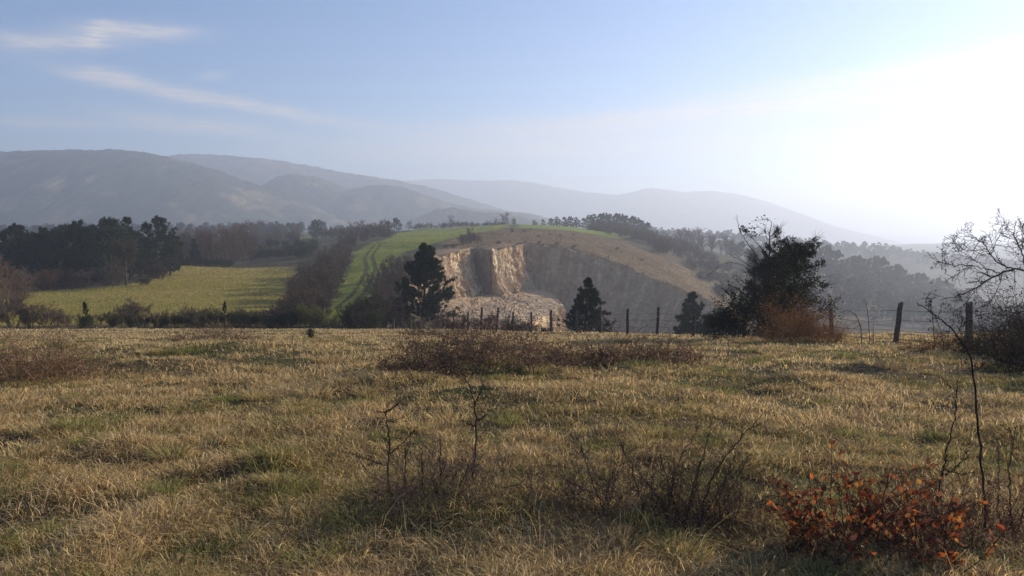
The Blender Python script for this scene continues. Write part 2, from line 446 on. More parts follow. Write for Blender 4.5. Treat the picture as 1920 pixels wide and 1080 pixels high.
# ground colour by what grows there
def px_poly(pts): return np.array([at(a, b, c)[:2] for a, b, c in pts])
PASTURE = px_poly([(610, 602, 88), (615, 582, 108), (632, 542, 140), (646, 512, 165), (664, 474, 225), (728, 442, 300), (740, 437, 380), (800, 430, 460), (960, 424, 460), (975, 424, 440), (930, 429, 330), (880, 440, 290), (830, 455, 240), (760, 478, 210), (718, 503, 165), (705, 534, 140), (700, 584, 108), (690, 602, 90)])
RIDGE_PASTURE = px_poly([(985, 424, 440), (960, 428, 350), (1060, 430, 330), (1150, 440, 330), (1230, 446, 420), (1060, 425, 470)])
LEFT_MEADOW = px_poly([(-300, 610, 76), (560, 610, 76), (560, 560, 118), (548, 497, 205), (340, 499, 197), (300, 520, 165), (230, 535, 140), (40, 546, 133), (-300, 560, 125)])
FAR_MEADOW = px_poly([(540, 447, 410), (640, 447, 410), (640, 441, 520), (540, 443, 520)])
BARE_HILL = px_poly([(820, 468, 209), (885, 470, 210), (925, 460, 206), (970, 456, 228), (1060, 464, 231), (1150, 487, 224), (1240, 525, 214), (1300, 549, 200), (1380, 590, 180), (1400, 560, 240), (1290, 500, 290), (1220, 474, 300), (1150, 452, 310), (1060, 432, 325), (960, 429, 330), (930, 431, 325), (890, 446, 280), (830, 462, 235)])
def mixc(c, colr, w): return c * (1 - w[:, None]) + np.asarray(colr)[None, :] * w[:, None]
def ground_colour(x, y):
    n1 = fbm(x / 2.5, y / 2.5, 4, 61); n2 = fbm(x / 9, y / 9, 4, 71); n3 = fbm(x / 40, y / 40, 3, 81)
    c = np.tile(np.array([.075, .06, .035]), (len(x), 1))                      # scrub and wood floor
    c = mixc(c, (.11, .095, .055), smooth(.4, .65, n2))
    w = smooth(74, 66, y)                                                       # the near meadow: thatch between the blades
    c = mixc(c, (.11, .08, .042), w)
    c = mixc(c, (.075, .07, .03), w * smooth(.45, .6, n1))
    w = smooth(-2, 2, poly_sd(x, y, LEFT_MEADOW) + 3 * (n2 - .5))
    g = np.tile(np.array([.33, .255, .068]), (len(x), 1)); g = mixc(g, (.25, .225, .052), smooth(.4, .6, n2)); g = mixc(g, (.38, .285, .10), smooth(150, 195, y) * .8)
    c = c * (1 - w[:, None]) + g * w[:, None]
    w = smooth(-1.5, 1.5, poly_sd(x, y, PASTURE) + 3 * (n2 - .5))
    g = np.tile(np.array([.20, .245, .042]), (len(x), 1)); g = mixc(g, (.27, .27, .06), smooth(.42, .62, n2)); g = mixc(g, (.09, .12, .03), smooth(.5, .62, n1) * .6)
    c = c * (1 - w[:, None]) + g * w[:, None]
    for P_ in (RIDGE_PASTURE, FAR_MEADOW):
        w = smooth(-2, 2, poly_sd(x, y, P_)); c = mixc(c, (.20, .24, .045), w)
    w = smooth(-2, 2, poly_sd(x, y, BARE_HILL) + 2 * (n2 - .5))
    g = np.tile(np.array([.20, .145, .088]), (len(x), 1)); g = mixc(g, (.15, .115, .065), smooth(.42, .62, n2)); g = mixc(g, (.26, .19, .125), smooth(.55, .7, n1) * .6)
    c = c * (1 - w[:, None]) + g * w[:, None]
    w = smooth(-11, -2, poly_sd(x, y, PIT) + 9 * (n2 - .5)) * smooth(12, -4, x) * smooth(190, 205, y); c = mixc(c, (.38, .27, .165), w * .8)
    w = smooth(-2, 1, poly_sd(x, y, PIT)); c = mixc(c, (.30, .22, .14), w)
    w = smooth(500, 900, y); c = mixc(c, (.05, .06, .03), w)
    return c
gg = Geo()
gg.add(np.stack([GX.ravel(), GY.ravel(), GZ], -1), quads=grid_faces(len(us), len(vs)), col=ground_colour(GX.ravel(), GY.ravel()))
ground = gg.build('ground', M_ground, smooth_=True)
tag(ground, 'rolling ground of the dry meadow, pasture hill and valley', 'ground', kind='structure')

# ------------------------------------------------------------------ mountains
def mountain(name, crest, Y, front, back, label, seed, rough=1.0, treeline=1.5, patchy=.3):
    pxs = np.array([c[0] for c in crest], float); pys = np.array([c[1] for c in crest], float)
    nu, nv = 420, 90
    px = np.linspace(pxs[0], pxs[-1], nu)
    k = np.maximum(1, int(nu / 60)); py = np.interp(px, pxs, pys)
    ker = np.hanning(2 * k + 3); ker /= ker.sum(); py = np.convolve(np.pad(py, k + 1, mode='edge'), ker, 'valid')
    X0 = (px - CXP) / FOC * Y
    d = np.array([at(a, b, Y)[2] for a, b in zip(px, py)])
    r = np.linspace(-1, 1, nv)
    r = np.sort(np.concatenate([np.sign(r) * np.abs(r) ** 1.4]))
    V = np.zeros((nv, nu, 3)); C = np.zeros((nv, nu, 3)); base = -95.0
    for j, q in enumerate(r):
        yy = Y + (front if q < 0 else back) * q
        X = X0
        prof = np.where(q < 0, 1 - smooth(0, 1, np.full(nu, -q) ** 0.85), 1 - smooth(0, 1, np.full(nu, q)))
        amp = (1 - abs(q)) ** .5 * min(1, abs(q) * 6)
        gul = (np.abs(fbm(X / 210 + .5 * q, np.full(nu, yy / 420), 4, seed) - .5) * 2 - .35) * 46 * rough * amp
        tl = treeline * (vnoise(X / 7, np.full(nu, yy / 7), seed + 9) + vnoise(X / 17, np.full(nu, yy / 17), seed + 4) - .9)
        V[j, :, 0] = X; V[j, :, 1] = yy + 60 * (fbm(X / 300, X * 0, 3, seed + 2) - .5); V[j, :, 2] = base + (d - base) * prof + gul + tl
        n = fbm(X / 90, np.full(nu, yy / 60), 5, seed + 20, .6)
        c = np.tile(np.array([.035, .045, .022]), (nu, 1)); c = mixc(c, (.20, .16, .09), smooth(.62 - patchy * .35, .72 - patchy * .25, n) * .75)
        C[j] = c
    g = Geo(); g.add(V, quads=grid_faces(nu, nv), col=C.reshape(-1, 3))
    o = g.build(name, M_mountain, smooth_=True)
    return tag(o, label, 'mountain', kind='structure')
mountain('mountain', [(-420, 300), (-200, 292), (0, 287), (80, 285), (120, 283), (160, 281), (200, 284), (230, 281), (262, 284), (300, 290), (340, 300), (380, 311), (420, 324), (450, 335), (500, 352), (540, 370), (600, 395), (680, 420), (760, 440)], 1700, 900, 700, 'nearest scrubby mountain with a flat top at the left', 11, 1.0, 4.0, .04)
mountain('mountain', [(200, 330), (260, 305), (320, 291), (380, 290), (440, 293), (500, 299), (560, 307), (600, 314), (640, 322), (700, 332), (740, 337), (800, 350), (900, 380), (1000, 410)], 2600, 700, 600, 'long hazy mountain shoulder behind the flat topped mountain', 23, .8, 5.0, .1)
mountain('mountain', [(420, 400), (470, 365), (500, 348), (530, 331), (560, 326), (590, 330), (620, 340), (660, 355), (680, 352), (700, 347), (730, 347), (760, 352), (800, 366), (850, 383), (900, 392), (960, 398), (1010, 405), (1100, 425)], 1950, 700, 600, 'double humped hazy hill below the mountain shoulder', 37, .8, 3.0, .1)
mountain('mountain', [(600, 360), (680, 344), (760, 340), (820, 336), (880, 339), (960, 339), (1000, 343), (1040, 351), (1090, 360), (1160, 366), (1185, 361), (1215, 352), (1250, 357), (1280, 361), (1330, 358), (1380, 364), (1430, 378), (1480, 395), (1540, 418), (1620, 440)], 4300, 900, 800, 'faintest far ridge with a small peak fading into the glare', 51, .6, 5.0, .1)
mountain('hill', [(740, 430), (790, 404), (820, 392), (850, 389), (880, 395), (930, 400), (990, 408), (1040, 420)], 1500, 300, 300, 'small hazy hill just above the pasture crest', 67, .3, 3.0, .1)

# ------------------------------------------------------------------ quarry
def densify(P, n):
    P = np.asarray(P, float); s = np.concatenate([[0], np.cumsum(np.linalg.norm(np.diff(P[:, :2], axis=0), axis=1))])
    return s, P
def rockface(name, rim, base, lip, foot, label, seed, ncol=420, flute=1.0, tone=1.0):
    rim, base, lip, foot = [np.asarray(a, float) for a in (rim, base, lip, foot)]
    s = np.concatenate([[0], np.cumsum(np.linalg.norm(np.diff(rim[:, :2], axis=0), axis=1) + 1e-6)]); S = np.linspace(0, s[-1], ncol)
    I = lambda A: np.stack([np.interp(S, s, A[:, k]) for k in range(3)], -1)
    rim, base, lip, foot = I(rim), I(base), I(lip), I(foot)
    # top joins the hill surface behind the rim
    out = unit(np.stack([base[:, 0] - rim[:, 0], base[:, 1] - rim[:, 1], 0 * S], -1))
    backp = rim - out * 3.0; backp[:, 2] = terrain(backp[:, 0], backp[:, 1]) - .15
    rim = rim.copy(); rim[:, 2] = np.maximum(rim[:, 2], backp[:, 2] - .3)
    rim[:, 2] += 1.5 * (fbm(S / 2.6, S * 0, 4, seed + 3) - .6)
    rows = []; wts = []
    def seg(a, b, n, w0, w1, curve=1.0):
        for k in range(n):
            t = k / n; rows.append(a + (b - a) * np.array([t ** curve, t ** curve, t])[None]); wts.append((w0 + (w1 - w0) * t))
    seg(backp, rim, 5, 0, .35); seg(rim, base, 46, .5, 1.0, 1.5); seg(base, lip, 40, .4, .45); seg(lip, foot, 40, .8, 1.0, 1.3)
    rows.append(foot); wts.append(1.0)
    V = np.stack(rows); nv = len(V); W = np.array(wts)[:, None]
    SS = np.broadcast_to(S[None], W.shape[:1] + S.shape); Z = V[..., 2]
    fl = (np.abs(fbm(SS / 1.7 + 1.2 * (fbm(SS / 5, Z / 6, 2, seed) - .5), Z / 16, 4, seed) - .5) * 2) - .3
    led = fbm(SS / 6, Z / 1.1, 3, seed + 5) - .5
    blk = np.floor(fbm(SS / 2.4, Z / 2.0, 3, seed + 31) * 9) / 9 - .5
    disp = W * flute * (2.4 * fl + 1.3 * led + 2.6 * blk + 1.0 * (fbm(SS / 4, Z / 5, 3, seed + 8) - .5))
    V = V + out[None] * disp[..., None]
    sl = slice(51, 91)
    V[sl, :, 2] += 1.1 * (fbm(V[sl, :, 0] / 2.6, V[sl, :, 1] / 2.6, 4, seed + 12, .6) - .5)
    n = fbm(SS / 2.5, Z / 2.5, 4, seed + 15); st = fbm(SS / 1.1, Z / 9, 3, seed + 17); n = n.ravel(); st = st.ravel()
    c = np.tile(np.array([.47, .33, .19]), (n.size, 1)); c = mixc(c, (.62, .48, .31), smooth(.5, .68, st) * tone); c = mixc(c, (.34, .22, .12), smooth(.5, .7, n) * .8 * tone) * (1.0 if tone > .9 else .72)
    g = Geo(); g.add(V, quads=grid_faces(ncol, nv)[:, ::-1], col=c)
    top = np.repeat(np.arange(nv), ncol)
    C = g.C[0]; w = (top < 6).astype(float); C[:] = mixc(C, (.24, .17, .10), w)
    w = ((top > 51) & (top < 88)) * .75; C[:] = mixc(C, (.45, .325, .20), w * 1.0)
    o = g.build(name, M_rock)
    return tag(o, label, 'quarry', kind='structure')
rockface('quarry_cliff',
    [(-24, 168, -5.5), (-17.5, 184, -4.2), (-11, 209, -4.2), (-10.3, 212, -4.0), (-5.2, 203, -3.5), (3.4, 227, -2.7), (1.0, 238, -2.5)],
    [(-20, 164, -15), (-14.3, 183, -15.3), (-8.4, 207, -15.6), (-7.6, 208.5, -15.5), (-2.7, 201, -15.5), (5.6, 226, -15.8), (8, 240, -16)],
    [(-8, 144, -17), (-2, 147, -17), (3.5, 153, -17), (7.5, 168, -17.2), (11, 184, -17.6), (13.5, 205, -18), (13, 235, -18)],
    [(-8, 138, -34), (0, 139, -34), (9, 145, -34), (14, 164, -34), (16.5, 183, -34), (18, 205, -34), (18, 236, -34)],
    'sunlit tan quarry cliff of two fluted buttresses above a broken rock bench', 101)
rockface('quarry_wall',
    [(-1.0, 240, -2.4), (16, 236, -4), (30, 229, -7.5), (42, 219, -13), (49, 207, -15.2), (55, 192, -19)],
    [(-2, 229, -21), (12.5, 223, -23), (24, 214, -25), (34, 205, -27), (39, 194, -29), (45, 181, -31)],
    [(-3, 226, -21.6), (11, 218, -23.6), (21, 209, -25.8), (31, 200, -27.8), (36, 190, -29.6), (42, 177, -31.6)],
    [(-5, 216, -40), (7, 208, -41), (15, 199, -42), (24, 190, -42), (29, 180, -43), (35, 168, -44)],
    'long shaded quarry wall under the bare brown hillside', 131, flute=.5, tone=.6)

# wheel track worn into the pasture: two ruts following the ground
def rut(points, off, w):
    P = np.array([at(*p)[:2] for p in points]); s, _ = densify(P, 0)
    S = np.linspace(0, s[-1], 260); X = np.interp(S, s, P[:, 0]); Yv = np.interp(S, s, P[:, 1])
    k = np.hanning(25); k /= k.sum(); X = np.convolve(np.pad(X, 12, mode='edge'), k, 'valid'); Yv = np.convolve(np.pad(Yv, 12, mode='edge'), k, 'valid')
    T = unit(np.stack([np.gradient(X), np.gradient(Yv)], -1)); Nn = np.stack([T[:, 1], -T[:, 0]], -1)
    return X, Yv, Nn
TRK = [(640, 582, 108), (662, 560, 124), (690, 520, 152), (697, 500, 172), (690, 480, 205), (706, 463, 240), (728, 455, 258)]
tg = Geo()
X_, Y_, N_ = rut(TRK, 0, 0)
for off in (-.95, .95):
    ww = .34 * (.7 + .6 * fbm(np.arange(260) / 9, np.zeros(260) + off, 3, 5))
    rows = []
    for sgn in (-1, -.33, .33, 1):
        x = X_ + N_[:, 0] * (off + sgn * ww); y = Y_ + N_[:, 1] * (off + sgn * ww)
        rows.append(np.stack([x, y, terrain(x, y) + .06], -1))
    tg.add(np.stack(rows), quads=grid_faces(260, 4), col=(.085, .075, .03))
tag(tg.build('wheel_track', M_ground), 'pair of dark wheel ruts curving up the green pasture', 'track', kind='structure')

# ------------------------------------------------------------------ haze
def haze_box():
    x0, x1, y0, y1, z0, z1 = -11500, 11500, -60, 7600, float(GZ.min()) - 12, 292
    v = [(x, y, z) for x in (x0, x1) for y in (y0, y1) for z in (z0, z1)]
    f = [(0, 1, 3, 2), (4, 6, 7, 5), (0, 4, 5, 1), (2, 3, 7, 6), (0, 2, 6, 4), (1, 5, 7, 3)]
    me = bpy.data.meshes.new('haze'); me.from_pydata(v, [], f); me.update()
    m = bpy.data.materials.new('haze_air'); m.use_nodes = True; nt = m.node_tree; nt.nodes.clear()
    out = nt.nodes.new('ShaderNodeOutputMaterial'); pv = nt.nodes.new('ShaderNodeVolumePrincipled')
    pv.inputs['Color'].default_value = (.68, .75, .90, 1); pv.inputs['Density'].default_value = HAZE_DENSITY
    pv.inputs['Anisotropy'].default_value = .42
    nt.links.new(pv.outputs[0], out.inputs['Volume']); me.materials.append(m)
    o = bpy.data.objects.new('haze', me); col_main.objects.link(o)
    return tag(o, 'pale winter haze filling the valley air', 'haze', kind='stuff')
haze_box()
# ------------------------------------------------------------------ tree and shrub builders
BROWN = (.085, .065, .048)
def pine_geo(h, seed, nb=46, nsub=7, ntuft=3, nneedle=14, width=.30, needle=.26, nw=.05, t0=.18, col=(.034, .05, .026), roundness=.6, limb=1.0, low=.55):
    """trunk-with-limbs geometry and needle crown geometry, base at the origin"""
    rng = np.random.default_rng(seed)
    tr = Geo(); cr = Geo()
    T = grow(np.zeros((1, 3)), np.array([[rng.normal(0, .04), rng.normal(0, .04), 1]]), np.array([h]), 10, .03, .02, rng)
    T[:, 0, 2] -= .3
    r0 = h * .022
    tubes(tr, T, np.array([r0]) [:, None] * np.linspace(1.15, .12, 10)[None], 7, (.07, .05, .038))
    t = np.sort(rng.uniform(t0, .99, nb)); f = t * 9; k = np.minimum(f.astype(int), 8); w = (f - k)[:, None]
    S = T[0, k] * (1 - w) + T[0, k + 1] * w
    az = np.arange(nb) * 2.4 + rng.normal(0, .5, nb)
    tt = (t - t0) / (1 - t0)
    env = (1 - tt) ** roundness * (low + (1 - low) * np.minimum(1, tt / .22)) * rng.choice([1, .95, .82, 1.12, .66], nb)
    Lb = np.maximum(h * width * env, h * .045)
    lift = .0 + .7 * tt ** 1.5
    D = np.stack([np.cos(az), np.sin(az), lift + rng.normal(0, .12, nb)], -1)
    B = grow(S, D, Lb, 6, .10, .07, rng)
    tubes(tr, B, taper(Lb * .018 * limb + .008, 6, .3), 4, (.06, .045, .035))
    s, d, l, r, ts = spawn(B, taper(Lb * .018, 6), Lb, nsub, .3, 1.0, 48, 14, .42, rng)
    l = np.maximum(l, h * .03)
    B2 = grow(s, d + np.array([0, 0, .35]), l, 4, .12, .14, rng)
    tubes(tr, B2, taper(np.minimum(r, .02) + .004, 4, .4), 3, (.055, .045, .035))
    # needle tufts along the outer part of each twig
    n2 = len(B2); pi = np.repeat(np.arange(n2), ntuft); q = rng.uniform(.35, 1.0, n2 * ntuft); q[::ntuft] = 1.0
    f = q * 3; k = np.minimum(f.astype(int), 2); w = (f - k)[:, None]
    C = B2[pi, k] * (1 - w) + B2[pi, k + 1] * w; ax = unit(B2[pi, k + 1] - B2[pi, k])
    tcol = jcol(col, len(C), rng, .35, .10)
    ci = np.repeat(np.arange(len(C)), nneedle)
    dd = unit(ax[ci] * .9 + rng.normal(0, .75, (len(ci), 3)) + np.array([0, 0, .25]))
    cards(cr, C[ci] + rng.normal(0, needle * .18, (len(ci), 3)), dd, needle * rng.uniform(.6, 1.2, len(ci)), nw * rng.uniform(.7, 1.3, len(ci)), rng, tcol[ci] * rng.uniform(.75, 1.3, (len(ci), 1)))
    return tr, cr
def bare_geo(h, seed, stems=1, n1=14, n2=7, n3=6, n4=4, spread=38, lean=.12, r0=None, twig=.010, leaves=0, leaf_col=(.13, .08, .04), leaf_s=.07, up=.06, col=BROWN, twig_col=(.16, .11, .078), ratio1=.55, droop=0., base_r=0.0, t0=.22):  # twig colour: bark brown, warmed and lightened to imitate sunlit tips
    rng = np.random.default_rng(seed)
    tr = Geo(); cr = Geo()
    r0 = h * .018 if r0 is None else r0
    az = rng.uniform(0, 6.283, stems); ln = lean * rng.uniform(.5, 1.6, stems)
    D = np.stack([np.cos(az) * ln, np.sin(az) * ln, np.ones(stems)], -1)
    S = np.stack([np.cos(az), np.sin(az), 0 * az], -1) * base_r * rng.uniform(0, 1, (stems, 1)); S[:, 2] = -.15
    L0 = h * rng.uniform(.6, .85, stems)
    P0 = grow(S, D, L0, 8, .07, .03, rng); R0 = taper(np.full(stems, r0), 8, .35)
    tubes(tr, P0, R0, 6, col)
    s, d, l, r, _ = spawn(P0, R0, L0, n1, t0, 1, spread + 8, 12, ratio1, rng)
    P1 = grow(s, d, l, 6, .11, up, rng); R1 = taper(r, 6, .4); tubes(tr, P1, R1, 4, col)
    s, d, l, r, _ = spawn(P1, R1, l, n2, .2, 1, spread, 14, .55, rng)
    P2 = grow(s, d, l, 5, .13, up, rng); R2 = taper(np.maximum(r, twig * 1.2), 5, .5); tubes(cr, P2, R2, 3, jcol(np.array(twig_col) * .8, len(P2), rng, .2))
    s, d, l, r, _ = spawn(P2, R2, l, n3, .15, 1, spread, 16, .6, rng)
    P3 = grow(s, d, l, 4, .15, up - droop, rng); R3 = taper(np.full(len(s), twig), 4, .5); tubes(cr, P3, R3, 3, jcol(twig_col, len(P3), rng, .3))
    last, ll = P3, l
    if n4:
        s, d, l, r, _ = spawn(P3, R3, l, n4, .15, 1, spread, 18, .65, rng)
        P4 = grow(s, d, l, 3, .15, up - droop, rng)
        tubes(cr, P4, taper(np.full(len(s), twig * .75), 3, .5), 3, jcol(twig_col, len(P4), rng, .3)); last = P4
    if leaves:
        i = rng.integers(0, len(last), leaves); k = rng.integers(1, last.shape[1], leaves)
        cards(cr, last[i, k], rng.normal(0, 1, (leaves, 3)), leaf_s * rng.uniform(.6, 1.3, leaves), leaf_s * .6, rng, jcol(leaf_col, leaves, rng, .4, .12))
    return tr, cr
def bush_geo(h, w, seed, n=3500, leaf=.09, col=(.04, .055, .022), stems=9, lobes=9, accent=None):
    """leafy evergreen shrub: stems and leaves gathered in uneven clumps"""
    rng = np.random.default_rng(seed); tr = Geo(); cr = Geo()
    az = rng.uniform(0, 6.283, stems); D = np.stack([np.cos(az) * .5, np.sin(az) * .5, np.ones(stems)], -1)
    P = grow(rng.normal(0, w * .12, (stems, 3)) * [1, 1, 0], D, np.full(stems, h * .85), 6, .14, .02, rng); R_ = taper(np.full(stems, h * .012), 6)
    tubes(tr, P, R_, 4, BROWN)
    s, d, l, r, _ = spawn(P, R_, np.full(stems, h * .8), 10, .15, 1, 45, 14, .5, rng); P2 = grow(s, d, l, 4, .15, .05, rng); tubes(tr, P2, taper(np.maximum(r, .005), 4), 3, BROWN)
    a = rng.uniform(0, 6.283, lobes); rr = w * .38 * np.sqrt(rng.uniform(0, 1, lobes)); zz = h * rng.uniform(.15, .8, lobes)
    cen = np.stack([np.cos(a) * rr, np.sin(a) * rr, zz], -1); siz = np.stack([np.full(lobes, w * .22), np.full(lobes, w * .22), np.full(lobes, h * .2)], -1) * rng.uniform(.6, 1.3, (lobes, 1))
    li = rng.integers(0, lobes, n); v = unit(rng.normal(0, 1, (n, 3))) * (rng.uniform(.2, 1, (n, 1)) ** .5) * rng.uniform(.8, 1.25, (n, 1))
    pos = cen[li] + v * siz[li]; pos[:, 2] = np.abs(pos[:, 2])
    e = rng.integers(0, len(P2), n // 3); pos[: n // 3] = P2[e, rng.integers(1, 4, n // 3)] + rng.normal(0, leaf, (n // 3, 3))
    cc = jcol(col, n, rng, .4, .1)
    if accent is not None:
        m_ = rng.uniform(0, 1, n) < .22; cc[m_] = jcol(accent, int(m_.sum()), rng, .3)
    cards(cr, pos, rng.normal(0, 1, (n, 3)) + v * .8 + np.array([0, 0, .3]), leaf * rng.uniform(.7, 1.4, n), leaf * .55, rng, cc)
    return tr, cr
class Kind:
    """one kind of plant: two meshes shared by all its copies"""
    def __init__(self, geos, n1, n2, m1, m2, h):
        self.a = geos[0].mesh(n1, m1, True); self.b = geos[1].mesh(n2, m2); self.n1, self.n2, self.h = n1, n2, h
    def place(self, name, x, y, label, cat, group=None, rz=0.0, s=1.0, dz=0.0, stretch=1.0):
        r = thing(name, (x, y, gz(x, y) + dz), label, cat, group, rz, (s, s, s * stretch))
        for n_, me in ((self.n1, self.a), (self.n2, self.b)):
            o = bpy.data.objects.new(n_, me); col_main.objects.link(o); o.parent = r
        return r
def PX(px, Y): return (px - CXP) / FOC * Y, Y
prng = np.random.default_rng(77)

big_pine = Kind(pine_geo(8.9, 3, nb=84, nsub=10, ntuft=7, nneedle=14, width=.44, needle=.27, nw=.055, t0=.03, roundness=.68, low=1.0, col=(.036, .049, .028)), 'trunk', 'crown', M_bark, M_needle, 8.9)
small_pine = Kind(pine_geo(4.7, 8, nb=70, nsub=9, ntuft=4, nneedle=13, width=.47, needle=.19, nw=.035, t0=.05, roundness=.85, low=1.0, col=(.036, .049, .028)), 'trunk', 'crown', M_bark, M_needle, 4.7)
PINES = [Kind(pine_geo(11, 20 + i, nb=58, nsub=8, ntuft=3, nneedle=9, width=(.44, .40, .48, .27)[i], needle=.5, nw=.14, t0=(.05, .1, .08, .05)[i], roundness=(.45, .55, .4, .75)[i], col=(.03, .043, .022)), 'trunk', 'crown', M_bark, M_needle, 11) for i in range(4)]
FARPINES = [Kind(pine_geo(11, 40 + i, nb=36, nsub=6, ntuft=2, nneedle=7, width=(.44, .40, .48)[i], needle=.8, nw=.30, t0=(.06, .1, .08)[i], roundness=.45, col=(.03, .043, .024)), 'trunk', 'crown', M_bark, M_needle, 11) for i in range(3)]
BARES = [Kind(bare_geo(9, 60 + i, stems=(1, 2, 1, 3)[i], n1=16, n2=8, n3=6, n4=4, spread=(36, 32, 42, 30)[i], twig=.016, lean=(.08, .2, .1, .22)[i], leaves=300, leaf_s=.1, t0=.1), 'trunk', 'twigs', M_bark, M_twig, 9) for i in range(4)]
SHRUBS = [Kind(bare_geo(3, 80 + i, stems=(7, 9, 6, 8)[i], n1=8, n2=6, n3=5, n4=4, spread=34, twig=.008, lean=.32, base_r=.5, r0=.035, leaves=(500, 200, 900, 350)[i], leaf_s=.06, leaf_col=((.10, .06, .03), (.13, .10, .05), (.09, .06, .03), (.15, .09, .04))[i], t0=.1), 'stems', 'twigs', M_bark, M_leaf, 3) for i in range(4)]
EVERG = [Kind(bush_geo(2.2, 2.6, 95 + i, n=4200, leaf=.10, col=((.032, .042, .018), (.05, .06, .022), (.028, .036, .02))[i], accent=((.10, .10, .035), (.13, .12, .04), None)[i]), 'stems', 'leaves', M_bark, M_leaf, 2.2) for i in range(3)]
FARBUSH = [Kind(bare_geo(4, 110 + i, stems=5, n1=8, n2=6, n3=5, n4=0, spread=38, twig=.022, lean=.4, base_r=.8, r0=.05, leaves=700, leaf_s=.22, leaf_col=(.10, .072, .042), t0=.03), 'stems', 'twigs', M_bark, M_leaf, 4) for i in range(3)]

# the three pines behind the fence
x, y = PX(787, 80); big_pine.place('pine_tree', x, y, 'large dark pine with a broad ragged crown in front of the quarry cliff', 'pine tree', rz=.6, dz=-.1)
x, y = PX(1094, 60); small_pine.place('pine_tree', x, y, 'young dark pine rising just behind the fence, right of the quarry bench', 'pine tree', rz=2.2)
x, y = PX(1303, 76); small_pine.place('pine_tree', x, y, 'small hazy pine seen between two fence posts left of the juniper', 'pine tree', rz=4.4, s=(at(1303, 555, 76)[2] - gz(x, y)) / 4.7)

# wood at the left edge of the left meadow
G1 = 'dark pines in the wood at the left of the meadow'
for i, (px, Y, top) in enumerate([(-60, 150, 425), (-25, 162, 440), (28, 150, 428), (62, 158, 442), (85, 150, 432), (112, 160, 436), (143, 152, 420), (168, 158, 428), (128, 175, 430), (190, 165, 424), (205, 150, 421), (228, 172, 432), (262, 168, 440), (20, 172, 432), (100, 180, 436), (176, 182, 430), (-95, 160, 430), (50, 176, 440)]):
    x, y = PX(px, Y); g0 = gz(x, y); H = at(px, top, Y)[2] - g0
    PINES[(i * 3 + i // 4) % 3].place('pine_tree', x, y, 'dark round-headed pine crowded into the wood at the left edge', 'pine tree', G1, rz=i * 1.7, s=H / 11)
x, y = PX(243, 158); PINES[3].place('pine_tree', x, y, 'slim pine spire rising above the left wood with layered branches', 'pine tree', rz=1, s=(at(243, 415, 158)[2] - gz(x, y)) / 11)
x, y = PX(295, 165); PINES[0].place('pine_tree', x, y, 'tall dense dark pine ending the left wood, highest at its right end', 'pine tree', rz=3, s=(at(295, 414, 165)[2] - gz(x, y)) / 11)
x, y = PX(318, 172); PINES[1].place('pine_tree', x, y, 'shorter dark pine tucked beside the tall pine at the right end of the left wood', 'pine tree', rz=5, s=(at(318, 440, 172)[2] - gz(x, y)) / 11)
lone = Kind(bare_geo(8.5, 71, stems=1, n1=20, n2=9, n3=7, n4=4, spread=42, twig=.02, lean=.05, leaves=5200, leaf_s=.2, leaf_col=(.075, .065, .035), r0=.26, t0=.3), 'trunk', 'crown', M_bark, M_leaf, 8.5)
x, y = PX(235, 141); lone.place('leafy_tree', x, y, 'dark spreading tree with a bare leaning trunk standing at the meadow edge', 'tree', rz=.5, s=(at(235, 446, 141)[2] - gz(x, y)) / 8.3)
x, y = PX(271, 139); EVERG[2].place('round_bush', x, y, 'low dark round bush at the foot of the spreading tree', 'bush', s=.9, stretch=.85)
x, y = PX(199, 141); EVERG[0].place('round_bush', x, y, 'small dark bush left of the spreading tree trunk', 'bush', s=.75, stretch=.8)
russet = Kind(bush_geo(4.2, 3.2, 72, n=3500, leaf=.18, col=(.16, .075, .035)), 'stems', 'leaves', M_bark, M_leaf, 4.2)
x, y = PX(88, 137); russet.place('russet_shrub', x, y, 'rusty brown shrub glowing at the edge of the left wood', 'shrub', s=.95)
G2 = 'bare shrubs under the edge of the left wood'
for i, px in enumerate([46, 68, 112, 134, 156, 180, 215, 150, 90, 300, 285, 120]):
    Y = 138 + (i % 3) * 4 + (20 if px > 280 else 0); x, y = PX(px, Y)
    FARBUSH[i % 3].place('bare_shrub', x, y, 'grey brown bare shrub in the understorey along the left wood', 'shrub', G2, rz=i * 2.1, s=.75 + .3 * prng.random())
for i, px in enumerate([44, 66, 92, 118, 142, 168, 190]):
    x, y = PX(px, 145); EVERG[2].place('understorey_bush', x, y, 'black green bush in the shade under the left wood', 'bush', 'dark bushes under the left wood', rz=i * 1.3, s=1.4 + .4 * prng.random(), stretch=.8)
G3 = 'grey brown thicket at the far left end of the hedge'
for i, (px, Y, H) in enumerate([(-40, 95, 7), (-8, 100, 6.2), (18, 104, 6.6), (34, 110, 4.5), (8, 92, 4.2), (-70, 100, 7), (22, 88, 3)]):
    x, y = PX(px, Y); (BARES[i % 4] if H > 4 else SHRUBS[i % 4]).place('bare_tree', x, y, 'grey brown bare young tree at the extreme left of the meadow', 'tree', G3, rz=i, s=H / (9 if H > 4 else 3))

